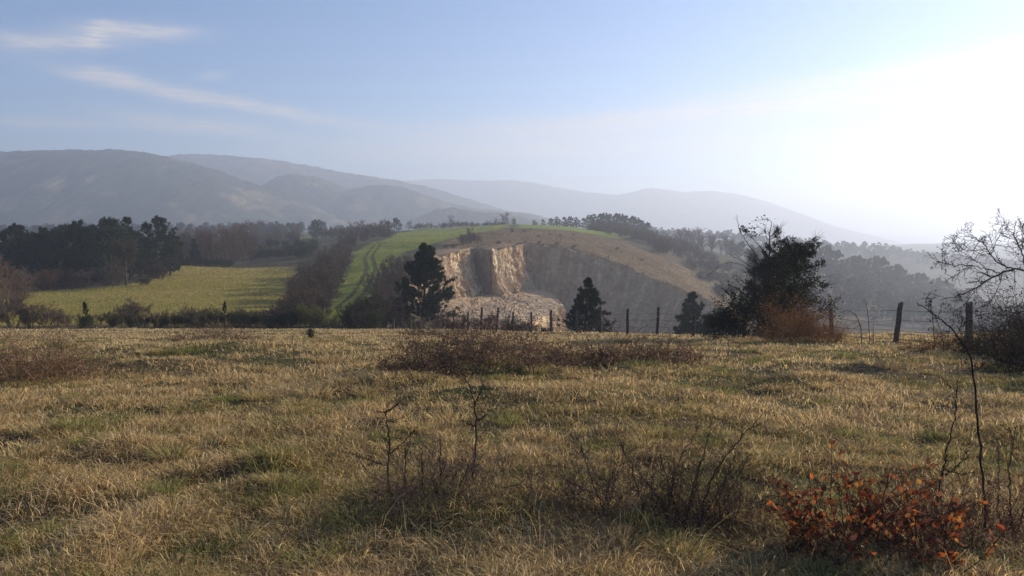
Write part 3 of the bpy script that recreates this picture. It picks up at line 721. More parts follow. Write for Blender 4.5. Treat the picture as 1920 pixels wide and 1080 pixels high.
# leafless wood behind the meadow
G4 = 'leafless trees in the wood behind the left meadow'
for i, (px, Y, top) in enumerate([(338, 205, 452), (352, 212, 440), (368, 205, 437), (384, 214, 434), (398, 207, 436), (412, 216, 434), (426, 208, 438), (440, 220, 432), (455, 214, 442), (378, 230, 436), (420, 235, 430), (470, 228, 440), (345, 226, 446), (450, 240, 428)]):
    x, y = PX(px, Y); BARES[i % 4].place('leafless_tree', x, y, 'pale grey leafless tree in the wood behind the left meadow', 'tree', G4, rz=i * 2.3, s=(at(px, top, Y)[2] - gz(x, y)) / 8.6)
x, y = PX(367, 203); PINES[3].place('pine_tree', x, y, 'small dark conifer at the front of the leafless wood', 'pine tree', s=.62)
for i, px in enumerate([336, 350, 364, 378, 392, 406, 420, 432]):
    x, y = PX(px, 203); EVERG[2].place('understorey_bush', x, y, 'black green bush along the foot of the leafless wood', 'bush', 'dark bushes along the leafless wood', rz=i * 1.9, s=1.25 + .3 * prng.random(), stretch=.8)
for i, (px, Y) in enumerate([(478, 235), (492, 240), (506, 236), (520, 238), (534, 232), (548, 236), (562, 228), (578, 225), (486, 262), (510, 268), (536, 262), (560, 258), (585, 250)]):
    x, y = PX(px, Y); EVERG[(0, 2)[i % 2]].place('shaded_bush', x, y, 'blue black bush in the shaded hedge beyond the left meadow', 'bush', 'shaded bushes beyond the left meadow', rz=i * 2.7, s=1.7 + .6 * prng.random(), stretch=.85)
G5 = 'hazy far trees on the rise left of the lone pine'
for i, (px, Y, top) in enumerate([(440, 380, 424), (452, 395, 418), (466, 400, 416), (478, 390, 420), (490, 410, 418), (505, 400, 422), (520, 395, 424), (536, 410, 424), (552, 405, 422), (428, 360, 432), (460, 350, 432), (415, 420, 428), (500, 340, 440), (525, 345, 444), (545, 330, 450), (395, 430, 432), (375, 440, 432), (350, 450, 434), (322, 460, 432), (545, 380, 426), (558, 400, 428)]):
    x, y = PX(px, Y); BARES[(i + 1) % 4].place('hazy_tree', x, y, 'hazy grey leafless tree on the rise left of the lone pine', 'tree', G5, rz=i * 1.1, s=(at(px, top, Y)[2] - gz(x, y)) / 8.6)
x, y = PX(592, 400); PINES[0].place('pine_tree', x, y, 'lone dark umbrella pine standing before the hazy valley', 'pine tree', rz=2, s=(at(592, 414, 400)[2] - gz(x, y)) / 11)
for i, (px, Y, top) in enumerate([(622, 430, 428), (636, 440, 424), (650, 430, 420), (664, 425, 417), (678, 420, 416), (692, 410, 417), (706, 405, 420), (718, 395, 424), (728, 380, 428), (640, 380, 436), (660, 370, 434), (684, 360, 432), (705, 345, 434), (716, 330, 436)]):
    x, y = PX(px, Y); (BARES if i % 3 else FARBUSH)[i % 3].place('ridge_tree', x, y, 'brown leafless tree in the belt left of the pasture top', 'tree', 'leafless belt left of the pasture top', rz=i * 1.4, s=(at(px, top, Y)[2] - gz(x, y)) / (8.6 if i % 3 else 3.9))

# thicket between the left meadow and the pasture strip
G6 = 'brown thicket between the left meadow and the green pasture strip'
for i, (px, Y, top) in enumerate([(540, 92, 548), (562, 96, 536), (586, 100, 530), (604, 102, 545), (556, 112, 520), (578, 116, 510), (600, 120, 508), (616, 126, 516), (570, 132, 500), (592, 138, 492), (612, 142, 488), (628, 148, 494), (590, 158, 482), (608, 164, 474), (626, 170, 472), (640, 178, 476), (600, 190, 470), (620, 198, 462), (638, 206, 460), (652, 214, 464), (630, 230, 456), (648, 240, 450), (664, 250, 450), (650, 270, 444), (668, 282, 442), (686, 292, 440), (680, 310, 438), (700, 318, 436), (525, 98, 562), (512, 90, 575), (546, 128, 520), (575, 150, 494)]):
    x, y = PX(px, Y); k = (BARES, SHRUBS)[i % 2]
    k[(i // 2) % 4].place('thicket_tree', x, y, 'brown leafless bush in the long thicket beside the green pasture strip', 'shrub', G6, rz=i * 2.9, s=(at(px, top, Y)[2] - gz(x, y)) / (8.4 if i % 2 == 0 else 2.8))
for i, (px, Y, H) in enumerate([(548, 94, 3.2), (572, 98, 3.4), (596, 102, 3.2), (566, 108, 4), (588, 114, 4.2), (608, 118, 3.8), (580, 128, 4.5), (602, 134, 4.4), (618, 140, 4), (598, 152, 4.6), (616, 160, 4.4), (632, 168, 4), (612, 184, 4.6), (630, 192, 4.4), (644, 204, 4.2), (640, 222, 4.6), (656, 238, 4.2), (666, 262, 4.4), (684, 284, 4), (532, 88, 2.6)]):
    x, y = PX(px, Y); FARBUSH[i % 3].place('thicket_bush', x, y, 'dense low bush filling the foot of the thicket beside the green pasture strip', 'bush', 'low bushes in the thicket beside the pasture strip', rz=i * 1.7, s=H / 3.6)
for i in range(46):
    px = 318 + 240 * prng.random(); Y = 330 + 100 * prng.random(); x, y = PX(px, Y)
    FARBUSH[i % 3].place('hazy_shrub', x, y, 'hazy grey shrub under the far trees left of the lone pine', 'shrub', 'hazy shrubs under the far trees', rz=i * 1.7, s=1.0 + .8 * prng.random(), stretch=.8)
for i, px in enumerate(range(604, 734, 6)):
    Y = 430 - (px - 604) * .7 - 40 * (i % 2); x, y = PX(px, Y)
    FARBUSH[i % 3].place('belt_shrub', x, y, 'low brown shrub under the leafless belt left of the pasture top', 'shrub', 'low shrubs under the leafless belt', rz=i * 2.7, s=1.3 + .5 * prng.random(), stretch=.85)
# hedge along the near edge of the left meadow
G7 = 'hedge shrubs along the near edge of the left meadow'
for i, (px, Y, H) in enumerate([(20, 70, 2.6), (52, 72, 2.2), (80, 71, 2.4), (98, 73, 1.8), (120, 72, 1.4), (205, 71, 1.6), (225, 72, 2.0), (290, 71, 1.6), (318, 73, 1.7), (345, 72, 1.9), (372, 71, 1.8), (395, 73, 1.9), (440, 71, 1.9), (462, 72, 1.7), (486, 74, 1.6), (508, 72, 1.9), (528, 74, 2.2), (548, 72, 2.4), (-20, 70, 3), (180, 74, 1.2)]):
    x, y = PX(px, Y); SHRUBS[i % 4].place('hedge_shrub', x, y, 'twiggy brown shrub in the hedge below the left meadow', 'shrub', G7, rz=i * 1.9, s=H / 2.7)
for i, (px, Y, H) in enumerate([(208, 70, .9), (300, 69, 1.1), (325, 69, 1.2), (352, 69, 1.25), (378, 70, 1.3), (402, 69, 1.35), (432, 70, 1.3), (455, 69, 1.2), (476, 70, 1.1), (498, 69, 1.2), (516, 70, 1.3), (534, 69, 1.4), (556, 70, 1.7), (240, 70, 1.0), (268, 71, .9)]):
    x, y = PX(px, Y); EVERG[i % 3].place('bramble_hedge', x, y, 'low dark leafy bush in the hedge below the left meadow', 'bush', 'dark leafy bushes in the hedge below the left meadow', rz=i * 2.4, s=H / 1.9)
domed = Kind(bare_geo(2.9, 131, stems=4, n1=10, n2=8, n3=6, n4=4, spread=44, twig=.009, lean=.3, base_r=.2, r0=.05, t0=.3, up=.03, ratio1=.6), 'stems', 'twigs', M_bark, M_twig, 2.9)
x, y = PX(262, 70); domed.place('domed_shrub', x, y, 'bare dome shaped shrub on thin stems standing out of the left hedge', 'shrub', s=1.0)
columnar = Kind(pine_geo(2.6, 133, nb=40, nsub=5, ntuft=2, nneedle=9, width=.30, needle=.14, nw=.03, t0=.03, roundness=1.0, low=1.0, col=(.03, .04, .022)), 'trunk', 'foliage', M_bark, M_needle, 2.6)
x, y = PX(157, 67); columnar.place('young_juniper', x, y, 'young dark juniper with a ragged tip in the left hedge', 'juniper', s=.85, stretch=1.0)
x, y = PX(418, 69); columnar.place('young_juniper', x, y, 'narrow dark juniper column in the middle of the left hedge', 'juniper', rz=2, s=.7, stretch=1.25)
x, y = PX(152, 66); EVERG[0].place('low_bush', x, y, 'dark leafy bush round the foot of the ragged young juniper', 'bush', s=.62)
# foot of the pasture strip and round the big pine
yellow = Kind(bush_geo(2.4, 2.4, 141, n=4500, leaf=.1, col=(.085, .085, .026), accent=(.16, .14, .045)), 'stems', 'leaves', M_bark, M_leaf, 2.4)
for i, (px, Y, H, lab) in enumerate([(578, 70, 2.2, 'yellow green leafy shrub at the left foot of the pasture strip'), (600, 69, 1.8, 'smaller yellow green shrub closing the foot of the pasture strip'), (622, 70, 1.1, 'lowest yellow green shrub at the foot of the pasture strip')]):
    x, y = PX(px, Y); yellow.place('leafy_shrub', x, y, lab, 'shrub', rz=i, s=H / 2.2)
for i, (px, Y, H) in enumerate([(646, 72, 1.9), (664, 74, 2.4), (684, 73, 2.8), (704, 75, 3.0), (722, 74, 3.0), (742, 76, 3.2), (690, 80, 3.2), (716, 84, 3.4), (672, 70, 1.6), (700, 70, 1.8), (650, 78, 2.0)]):
    x, y = PX(px, Y); (EVERG if i % 3 == 0 else SHRUBS)[i % 3].place('dark_shrub', x, y, 'dark brown shrub in the clump left of the large pine foot', 'shrub', 'dark shrubs left of the large pine foot', rz=i * 1.7, s=H / (2.0 if i % 3 == 0 else 2.7))
for i, (px, Y, H) in enumerate([(712, 128, 4.2), (728, 138, 5), (742, 150, 5.2), (722, 118, 4), (738, 126, 4.6), (752, 135, 5), (758, 160, 5), (770, 170, 5)]):
    x, y = PX(px, Y); SHRUBS[(i + 1) % 4].place('slope_shrub', x, y, 'rounded brown shrub on the slope right of the pasture track', 'shrub', 'brown shrubs right of the pasture track', rz=i * 2.2, s=H / 2.7)
# between fence and quarry
for i, (px, Y, H) in enumerate([(762, 70, 1.4), (785, 68, 1.5), (812, 66, 1.4), (832, 67, 2.0), (850, 66, 1.3), (872, 64, 2.1), (893, 62, 1.7), (915, 63, 2.2), (938, 60, 1.5), (955, 61, 1.9), (976, 58, 1.4), (992, 59, 1.6), (1012, 57, 1.2), (1030, 57, 1.0)]):
    x, y = PX(px, Y); SHRUBS[i % 4].place('fence_shrub', x, y, 'bare twiggy shrub behind the fence below the quarry bench', 'shrub', 'bare shrubs behind the fence', rz=i * 2.6, s=H / 3.9)
for i, (px, Y, H) in enumerate([(770, 67, .7), (845, 64, .7), (910, 61, .6), (968, 59, .65), (1020, 57, .5), (1130, 56, .9), (1150, 58, .8)]):
    x, y = PX(px, Y); EVERG[(0, 2)[i % 2]].place('low_bush', x, y, 'low dark bush at the foot of the fence line', 'bush', 'low dark bushes behind the fence', rz=i * 2.0, s=H / 1.9)
# quarry rim and ridge line
for i, (px, Y, H, lab) in enumerate([(880, 228, 4.6, 'dark bare bush on the quarry rim above the shaded recess'), (868, 224, 3.4, 'lower bare bush on the quarry rim left of the shaded recess'), (893, 230, 3.2, 'small bare bush on the quarry rim right above the second buttress')]):
    x, y = PX(px, Y); FARBUSH[i % 3].place('rim_bush', x, y, lab, 'bush', rz=i, s=H / 3.9)
for i, (px, top, Y, k, lab) in enumerate([(745, 411, 425, 'p', 'dark flat topped pine on the skyline left of the pasture crest'), (729, 416, 430, 'p', 'small dark pine left of the flat topped skyline pine'), (766, 410, 435, 'b', 'round bare tree just right of the flat topped skyline pine'), (719, 413, 450, 'b', 'faint bare tree at the left end of the skyline row'), (846, 406, 440, 'b', 'fan shaped bare tree on the skyline above the pasture'), (949, 402, 430, 'b', 'tallest bare tree above the quarry on the skyline'), (933, 407, 435, 'b', 'rounded bare tree beside the tallest skyline tree'), (964, 410, 430, 'b', 'low bare tree at the right end of the skyline row')]):
    x, y = PX(px, Y); K_ = PINES[2] if k == 'p' else BARES[i % 4]; K_.place('skyline_tree', x, y, lab, 'tree', rz=i, s=(at(px, top, Y)[2] - gz(x, y)) / (11 if k == 'p' else 8.4))
for i, px in enumerate(list(range(778, 935, 9)) + [938, 944, 957, 970]):
    Y = 432 + 8 * prng.random(); x, y = PX(px + 4 * prng.random(), Y); FARBUSH[i % 3].place('skyline_shrub', x, y, 'small hazy shrub in the skyline hedge above the pasture', 'shrub', 'skyline hedge above the pasture', rz=i * 1.3, s=.8 + .8 * prng.random(), stretch=.6)
for i, (px, py, Y) in enumerate([(835, 468, 214), (850, 469, 214), (905, 464, 219), (935, 459, 224), (955, 457, 236), (985, 458, 243), (1010, 459, 242), (1045, 462, 241), (1075, 466, 239), (1110, 474, 237), (1140, 484, 235), (1175, 496, 231), (1205, 510, 228), (1235, 522, 224), (1265, 536, 219), (1295, 547, 214)]):
    x, y = PX(px, Y); FARBUSH[i % 3].place('rim_scrub', x, y, 'small tuft of scrub on the lip of the quarry', 'shrub', 'tufts of scrub on the quarry lip', rz=i * 2.2, s=.22 + .25 * prng.random(), stretch=.7)
for i in range(34):
    px = 930 + 340 * prng.random(); Y = np.interp(px, [930, 1270], [300, 250]) + 40 * prng.random() - 20; x, y = PX(px, Y)
    if poly_sd(np.array([x]), np.array([y]), PIT)[0] < -4: FARBUSH[i % 3].place('hill_scrub', x, y, 'small tuft of scrub scattered on the bare brown hillside', 'shrub', 'tufts of scrub on the bare brown hillside', rz=i * 2.2, s=.15 + .3 * prng.random() ** 2, stretch=.6)
G8 = 'domed pine wood on the skyline right of the quarry'
for i, (px, Y, top) in enumerate([(1003, 470, 414), (1018, 470, 413), (1034, 465, 411), (1046, 462, 408), (1058, 470, 409), (1070, 465, 408), (1082, 468, 409), (1094, 462, 411), (1106, 470, 406), (1116, 465, 404), (1126, 470, 404), (1136, 462, 403), (1146, 470, 404), (1156, 465, 404), (1166, 470, 405), (1176, 462, 407), (1186, 466, 409), (1196, 460, 412), (1206, 456, 416), (1214, 450, 420), (1062, 445, 416), (1074, 440, 420), (1112, 440, 416), (1128, 436, 418), (1144, 436, 420), (1160, 432, 422), (1176, 430, 424), (1192, 428, 428), (1208, 425, 432)]):
    x, y = PX(px, Y); FARPINES[i % 3].place('pine_tree', x, y, 'round headed pine in the domed wood on the skyline right of the quarry', 'pine tree', G8, rz=i * 2.1, s=(at(px, top, Y)[2] - gz(x, y)) / 10.8)
G9 = 'scrub on the hillside right of the quarry'
for i in range(125):
    px = 1105 + 285 * prng.random(); t_ = prng.random() ** 1.3 * np.interp(px, [1105, 1200, 1390], [.6, 1.0, 2.4])
    Y = np.interp(px, [1060, 1400], [400, 330]) - 45 * t_ + 30 * prng.random()
    x, y = PX(px, Y); k = (FARBUSH, FARBUSH, BARES)[i % 3]
    k[i % 3].place('hillside_shrub', x, y, 'hazy grey brown shrub in the scrub on the hillside right of the quarry', 'shrub', G9, rz=i * 1.9, s=((.9 + 1.1 * prng.random()) if i % 3 < 2 else .5 + .3 * prng.random()), stretch=(.7 if i % 3 < 2 else 1))
for i, (px, Y, top) in enumerate([(1230, 420, 434), (1245, 425, 436), (1262, 430, 432), (1278, 425, 430), (1292, 420, 431), (1306, 415, 432), (1320, 418, 434), (1334, 410, 440), (1352, 408, 441), (1362, 405, 446), (1376, 402, 452), (1255, 405, 444), (1285, 400, 444), (1315, 398, 446)]):
    x, y = PX(px, Y); BARES[i % 4].place('hillside_tree', x, y, 'hazy rounded tree on the shoulder between pine dome and juniper', 'tree', 'hazy trees on the shoulder behind the juniper', rz=i * .9, s=max(.3, (at(px, top, Y)[2] - gz(x, y)) / 8.6))
G10 = 'hazy pines on the ridge right of the juniper'
for i, (px, Y, top) in enumerate([(1375, 430, 454), (1388, 432, 456), (1476, 440, 462), (1490, 445, 460), (1503, 440, 467), (1517, 446, 465), (1530, 440, 468), (1545, 445, 466), (1566, 438, 475), (1582, 445, 490), (1594, 440, 486), (1606, 446, 485), (1622, 438, 489), (1636, 445, 487), (1650, 440, 489), (1668, 446, 503), (1676, 440, 502), (1684, 442, 505), (1700, 440, 510), (1716, 446, 517), (1728, 440, 518), (1742, 444, 524), (1756, 440, 526), (1772, 446, 530), (1790, 440, 536), (1812, 446, 546), (1834, 440, 556), (1856, 440, 566), (1880, 440, 575), (1905, 440, 586)]):
    x, y = PX(px, Y); FARPINES[(i * 2) % 3].place('pine_tree', x, y, 'hazy blue grey pine lining the ridge right of the juniper', 'pine tree', G10, rz=i * 2.1, s=max(.5, (at(px, top, Y)[2] - gz(x, y)) / 10.8))

def mass(name, kinds, pts, label, cat):
    """far-off wood that reads as one mass: one mesh of many simple crowns"""
    g = Geo(); rr = np.random.default_rng(5)
    for i, (x, y, s) in enumerate(pts):
        tr, cr = kinds[i % len(kinds)]; a = rr.uniform(0, 6.28); c, sn = math.cos(a), math.sin(a); M = np.array([[c, sn, 0], [-sn, c, 0], [0, 0, 1.]])
        for q in (tr, cr):
            V, Q, T, C = q.arrays(); g.add(V @ M * s + np.array([x, y, gz(x, y)]), quads=Q, tris=T, col=C * rr.uniform(.8, 1.2))
    return tag(g.build(name, M_needle), label, cat, kind='stuff')
LOD = [pine_geo(11, 200 + i, nb=16, nsub=4, ntuft=1, nneedle=7, width=.36, needle=1.6, nw=.7, t0=.2, roundness=.45, col=(.035, .045, .028)) for i in range(3)]
pts = []
for i in range(230):
    px = 1400 + 700 * prng.random(); Y = 300 + 130 * prng.random(); x, y = PX(px, Y); pts.append((x, y, .6 + .35 * prng.random()))
mass('hillside_wood', LOD, pts, 'hazy wooded slope falling below the ridge of pines on the right', 'wood')
pts = []
for i in range(330):
    px = 1180 + 900 * i / 330 + 6 * prng.random(); Y = 900 + 80 * prng.random() - (60 * prng.random() if i % 2 else 0); x, y = PX(px, Y); pts.append((x, y, .62 + .5 * prng.random()))
mass('far_wood', LOD, pts, 'pale hazy wood covering the farther ridge on the right', 'wood')
pts = []
for i in range(260):
    px = -150 + 760 * prng.random(); Y = 560 + 500 * prng.random(); x, y = PX(px, Y); pts.append((x, y, .6 + .4 * prng.random()))
mass('valley_wood', LOD, pts, 'hazy strip of valley wood under the left mountain', 'wood')
# ------------------------------------------------------------------ fence
def fence():
    posts = [(1825, 21.5, 1.20, -.05, .085), (1683, 23.5, 1.18, .11, .065), (1566, 25.6, 1.0, -.10, .06), (1497, 27.6, 1.1, .03, .055), (1398, 30.2, 1.15, .02, .055), (1302, 32.8, 1.2, .02, .055), (1233, 34.2, 1.2, .05, .055), (1178, 37.6, 1.2, .0, .05), (1127, 40.0, 1.35, -.03, .075),
             (1082, 42.4, 1.15, .02, .05), (1035, 44.4, 1.2, -.04, .055), (997, 45.8, 1.2, -.02, .05), (962, 47.2, 1.2, .0, .045), (929, 48.8, 1.45, .12, .055), (901, 50.5, 1.45, .05, .06), (876, 53, 1.15, .04, .05), (850, 55.5, 1.2, .0, .045), (825, 58, 1.2, .03, .05), (804, 60, 1.0, .0, .05), (787, 62, 1.0, .03, .05), (770, 64.5, 1.0, -.03, .05), (752, 67, 1.0, .02, .05), (737, 70, .95, .0, .05)]
    rng = np.random.default_rng(3)
    P0 = [PX(p[0], p[1]) for p in posts]
    root = thing('barbed_wire_fence', (P0[0][0], P0[0][1], gz(*P0[0])), 'long barbed wire fence on rough split posts along the meadow edge', 'fence')
    O = np.array(root.location)
    tops = []
    for (px, Y, H, lean, w), (x, y) in zip(posts, P0):
        H *= 1.07; g = Geo(); z0 = gz(x, y); K = 7
        t = np.linspace(0, 1, K); c = np.stack([lean * H * t + .004 * rng.normal(0, 1, K), .008 * rng.normal(0, 1, K), -.35 + (H + .35) * t], -1)
        S = 7; th = np.arange(S) * 2 * math.pi / S + rng.uniform(0, 6)
        rad = w * 1.25 * (1.08 - .12 * t)[:, None] * rng.uniform(.86, 1.14, (1, S)) * rng.uniform(.95, 1.05, (K, S))
        V = c[:, None] + np.stack([np.cos(th)[None] * rad, np.sin(th)[None] * rad * .8, 0 * rad], -1)
        V[-1, :, 2] += rng.normal(0, .015, S) + .02 * np.cos(th)
        idx = np.arange(K * S).reshape(K, S); nx = np.roll(idx, -1, 1)
        g.add(V, quads=np.stack([idx[:-1], nx[:-1], nx[1:], idx[1:]], -1).reshape(-1, 4), col=np.array([.12, .097, .078]) * (1.5 if px < 845 else .9) * rng.uniform(.7, 1.2))
        cap = np.concatenate([V[-1], V[-1].mean(0, keepdims=True)]); g.add(cap, tris=[(i, (i + 1) % S, S) for i in range(S)], col=(.15, .13, .11))
        o = g.build('fence_post', M_wood, root); o.location = (x - O[0], y - O[1], z0 - O[2])
        tops.append((np.array([x, y, z0]), lean, H, w))
    # strands between neighbouring posts, running on past the frame at the right
    ext = (np.array([tops[0][0][0] + 1.6, tops[0][0][1] - 2.2, 0.0]), 0.0, 1.2, .06); ext[0][2] = gz(ext[0][0], ext[0][1])
    chain = [ext] + tops
    for hfrac in (.88, .62, .36, .14):
        g = Geo()
        for (a, la, Ha, wa), (b, lb, Hb, wb) in zip(chain[:-1], chain[1:]):
            n = 14; t = np.linspace(0, 1, n)
            A = a + np.array([la * 1.2 * hfrac, -wa * .8, 1.18 * hfrac]); B = b + np.array([lb * 1.2 * hfrac, -wb * .8, 1.18 * hfrac])
            P = A[None] * (1 - t[:, None]) + B[None] * t[:, None]; P[:, 2] -= .05 * rng.uniform(.3, 1.6) * 4 * t * (1 - t)
            tubes(g, (P - O)[None], np.full((1, n), .0065), 4, (.1, .09, .08))
            Lw = np.linalg.norm(B - A); nb = int(Lw / .13); tb = (np.arange(nb) + .5) / nb
            C = A[None] * (1 - tb[:, None]) + B[None] * tb[:, None]; C[:, 2] = np.interp(tb, t, P[:, 2])
            d = unit(rng.normal(0, 1, (nb, 3))); tubes(g, np.stack([C - d * .016 - O, C + d * .016 - O], 1), np.full((nb, 2), .003), 3)
        g.build('barbed_wire', M_wire, root)
fence()

# ------------------------------------------------------------------ juniper by the fence
def juniper():
    rng = np.random.default_rng(12); x, y = PX(1452, 29); H = 4.5
    root = thing('juniper_tree', (x, y, gz(x, y)), 'big ragged dark juniper with bare dead twigs on its left, beside the orange scrub', 'juniper tree')
    tr = Geo(); cr = Geo(); dead = Geo()
    n0 = 7; az = rng.uniform(0, 6.28, n0); D = np.stack([np.cos(az) * .22, np.sin(az) * .22, np.ones(n0)], -1); D[:, 0] += .02
    S = np.stack([np.cos(az) * .12, np.sin(az) * .12, np.full(n0, -.1)], -1)
    L0 = H * np.array([.92, .86, .8, .7, .66, .6, .8]); P0 = grow(S, D, L0, 9, .06, .05, rng); R0 = taper(np.full(n0, .06), 9, .2); tubes(tr, P0, R0, 6, (.05, .038, .03))
    s, d, l, r, t = spawn(P0, R0, np.full(n0, 2.6), 26, .08, .97, 62, 14, .62, rng)
    l = l * (1.32 - 1.08 * np.clip(s[:, 2] / H, 0, 1)); d[:, 2] = np.abs(d[:, 2]) * .6 + .1
    P1 = grow(s, d, l, 7, .12, .06, rng); R1 = taper(np.maximum(r * .6, .012), 7, .3); tubes(tr, P1, R1, 4, (.05, .038, .03))
    s2, d2, l2, r2, t2 = spawn(P1, R1, l, 9, .25, 1, 42, 14, .42, rng); P2 = grow(s2, d2, l2, 5, .14, .07, rng); tubes(tr, P2, taper(np.full(len(s2), .007), 5), 3, (.05, .04, .03))
    # upper left half is mostly dead wood
    e = P2[:, -1]; deadw = smooth(.3, -.7, e[:, 0] - .25 * 0) * smooth(1.3, 2.4, e[:, 2]) + smooth(3.3, 4.0, e[:, 2]) * .75
    live = rng.uniform(0, 1, len(P2)) > deadw * .97
    L_ = P2[live]; n = len(L_); per = 17; pi = np.repeat(np.arange(n), per); f = rng.uniform(.2, 1, n * per) * 4; k = np.minimum(f.astype(int), 3); w = (f - k)[:, None]
    pos = L_[pi, k] * (1 - w) + L_[pi, k + 1] * w; ax = unit(L_[pi, k + 1] - L_[pi, k])
    cc = jcol((.034, .040, .018), len(pos), rng, .4, .1); m_ = rng.uniform(0, 1, len(pos)) < .12; cc[m_] = jcol((.075, .07, .03), int(m_.sum()), rng, .3)
    cards(cr, pos + rng.normal(0, .03, pos.shape), ax * .8 + rng.normal(0, .6, pos.shape), rng.uniform(.08, .16, len(pos)), rng.uniform(.03, .05, len(pos)), rng, cc)
    Dd = P2[~live]; s3, d3, l3, r3, t3 = spawn(Dd, taper(np.full(len(Dd), .007), 5), np.full(len(Dd), .5), 4, .1, 1, 48, 14, .8, rng)
    tubes(dead, grow(s3, d3, l3, 4, .15, .03, rng), taper(np.full(len(s3), .005), 4), 3, (.06, .048, .042))
    dead.build('dead_twigs', M_twig, root)
    # long whips above the crown
    wh = Geo(); O = np.array(root.location)
    def whip(pts, r=.014, sub=0):
        P = np.array([at(*p) for p in pts]) - O; t = np.linspace(0, len(P) - 1, 24); Q = np.stack([np.interp(t, np.arange(len(P)), P[:, k]) for k in range(3)], -1)
        for _ in range(3): Q[1:-1] = (Q[:-2] + Q[1:-1] * 2 + Q[2:]) / 4
        Q[1:-1] += rng.normal(0, .012, Q[1:-1].shape)
        Rr = taper(np.array([r]), 24, .3); tubes(wh, Q[None], Rr, 4, (.045, .036, .03))
        if sub:
            s, d, l, r_, _ = spawn(Q[None], Rr, np.array([1.0]), sub, .2, 1, 50, 15, .28, rng); tubes(wh, grow(s, d, l, 4, .15, 0, rng), taper(np.full(len(s), .005), 4), 3, (.05, .04, .034))
        return Q
    whip([(1440, 520, 29), (1418, 478, 29), (1394, 446, 28.8), (1384, 422, 28.8), (1382, 404, 28.8)], .02, 16)
    whip([(1450, 500, 29), (1428, 465, 28.7), (1405, 442, 28.7), (1391, 430, 28.6)], .018, 18)
    Q = whip([(1444, 470, 29), (1442, 440, 29), (1448, 420, 29), (1444, 411, 28.9), (1434, 410, 28.8), (1420, 414, 28.7), (1408, 416, 28.7)], .013, 10)
    whip([(1440, 450, 29), (1432, 430, 29), (1420, 425, 28.8), (1408, 428, 28.7)], .009, 8)
    whip([(1420, 520, 28.6), (1395, 498, 28.4), (1372, 491, 28.3), (1350, 497, 28.2), (1327, 518, 28.1)], .012, 7)
    whip([(1410, 500, 28.6), (1385, 485, 28.4), (1362, 474, 28.2)], .010, 10)
    whip([(1405, 540, 28.6), (1380, 515, 28.4), (1360, 527, 28.3)], .010, 12)
    whip([(1510, 540, 28.8), (1535, 522, 28.6), (1552, 518, 28.5), (1566, 513, 28.5)], .010, 14)
    whip([(1505, 560, 28.8), (1535, 548, 28.6), (1560, 532, 28.5), (1575, 527, 28.5)], .009, 14)
    whip([(1490, 520, 28.9), (1512, 505, 28.8), (1530, 500, 28.8), (1543, 493, 28.7)], .016, 8)
    whip([(1468, 480, 29), (1470, 462, 29), (1473, 446, 29)], .016, 8)
    wh.build('bare_whips', M_twig, root)
    # leafy tips on a few whips
    tip = cr
    for (px, py, n, s_) in [(1537, 495, 46, .10), (1541, 492, 30, .07), (1473, 450, 46, .09), (1471, 458, 40, .1), (1391, 430, 26, .07), (1399, 432, 30, .08), (1410, 440, 26, .1), (1486, 470, 24, .08), (1540, 536, 70, .12), (1545, 535, 46, .08), (1425, 417, 10, .16), (1436, 411, 8, .1), (1413, 424, 6, .1), (1560, 565, 50, .14), (1550, 572, 60, .2), (1545, 585, 60, .2)]:
        c = at(px, py, 28.8) - O; cards(tip, c + rng.normal(0, s_, (n, 3)) * [1, 1, .7], rng.normal(0, 1, (n, 3)) + [.4, 0, .4], .11, .05, rng, jcol((.03, .035, .018), n, rng, .3))
    tr.build('trunk', M_bark, root, True); cr.build('foliage', M_needle, root)
juniper()
jbush = Kind(bush_geo(1.9, 2.6, 171, n=6500, leaf=.07, col=(.022, .028, .014), lobes=14), 'stems', 'leaves', M_bark, M_leaf, 1.9)
x, y = PX(1388, 28.6); jbush.place('dark_bush', x, y, 'black green leafy bush against the left foot of the big juniper', 'bush', s=.88, dz=-.05)
x, y = PX(1350, 29.4); jbush.place('dark_bush', x, y, 'lower dark bush at the far left foot of the big juniper', 'bush', rz=2, s=.64, dz=-.05)
x, y = PX(1440, 28.4); jbush.place('dark_bush', x, y, 'dark bush filling the foot of the big juniper trunk', 'bush', rz=4, s=.66)
x, y = PX(1508, 29.5); jbush.place('dark_bush', x, y, 'dark bush at the right foot of the big juniper behind the orange scrub', 'bush', rz=1, s=.6)

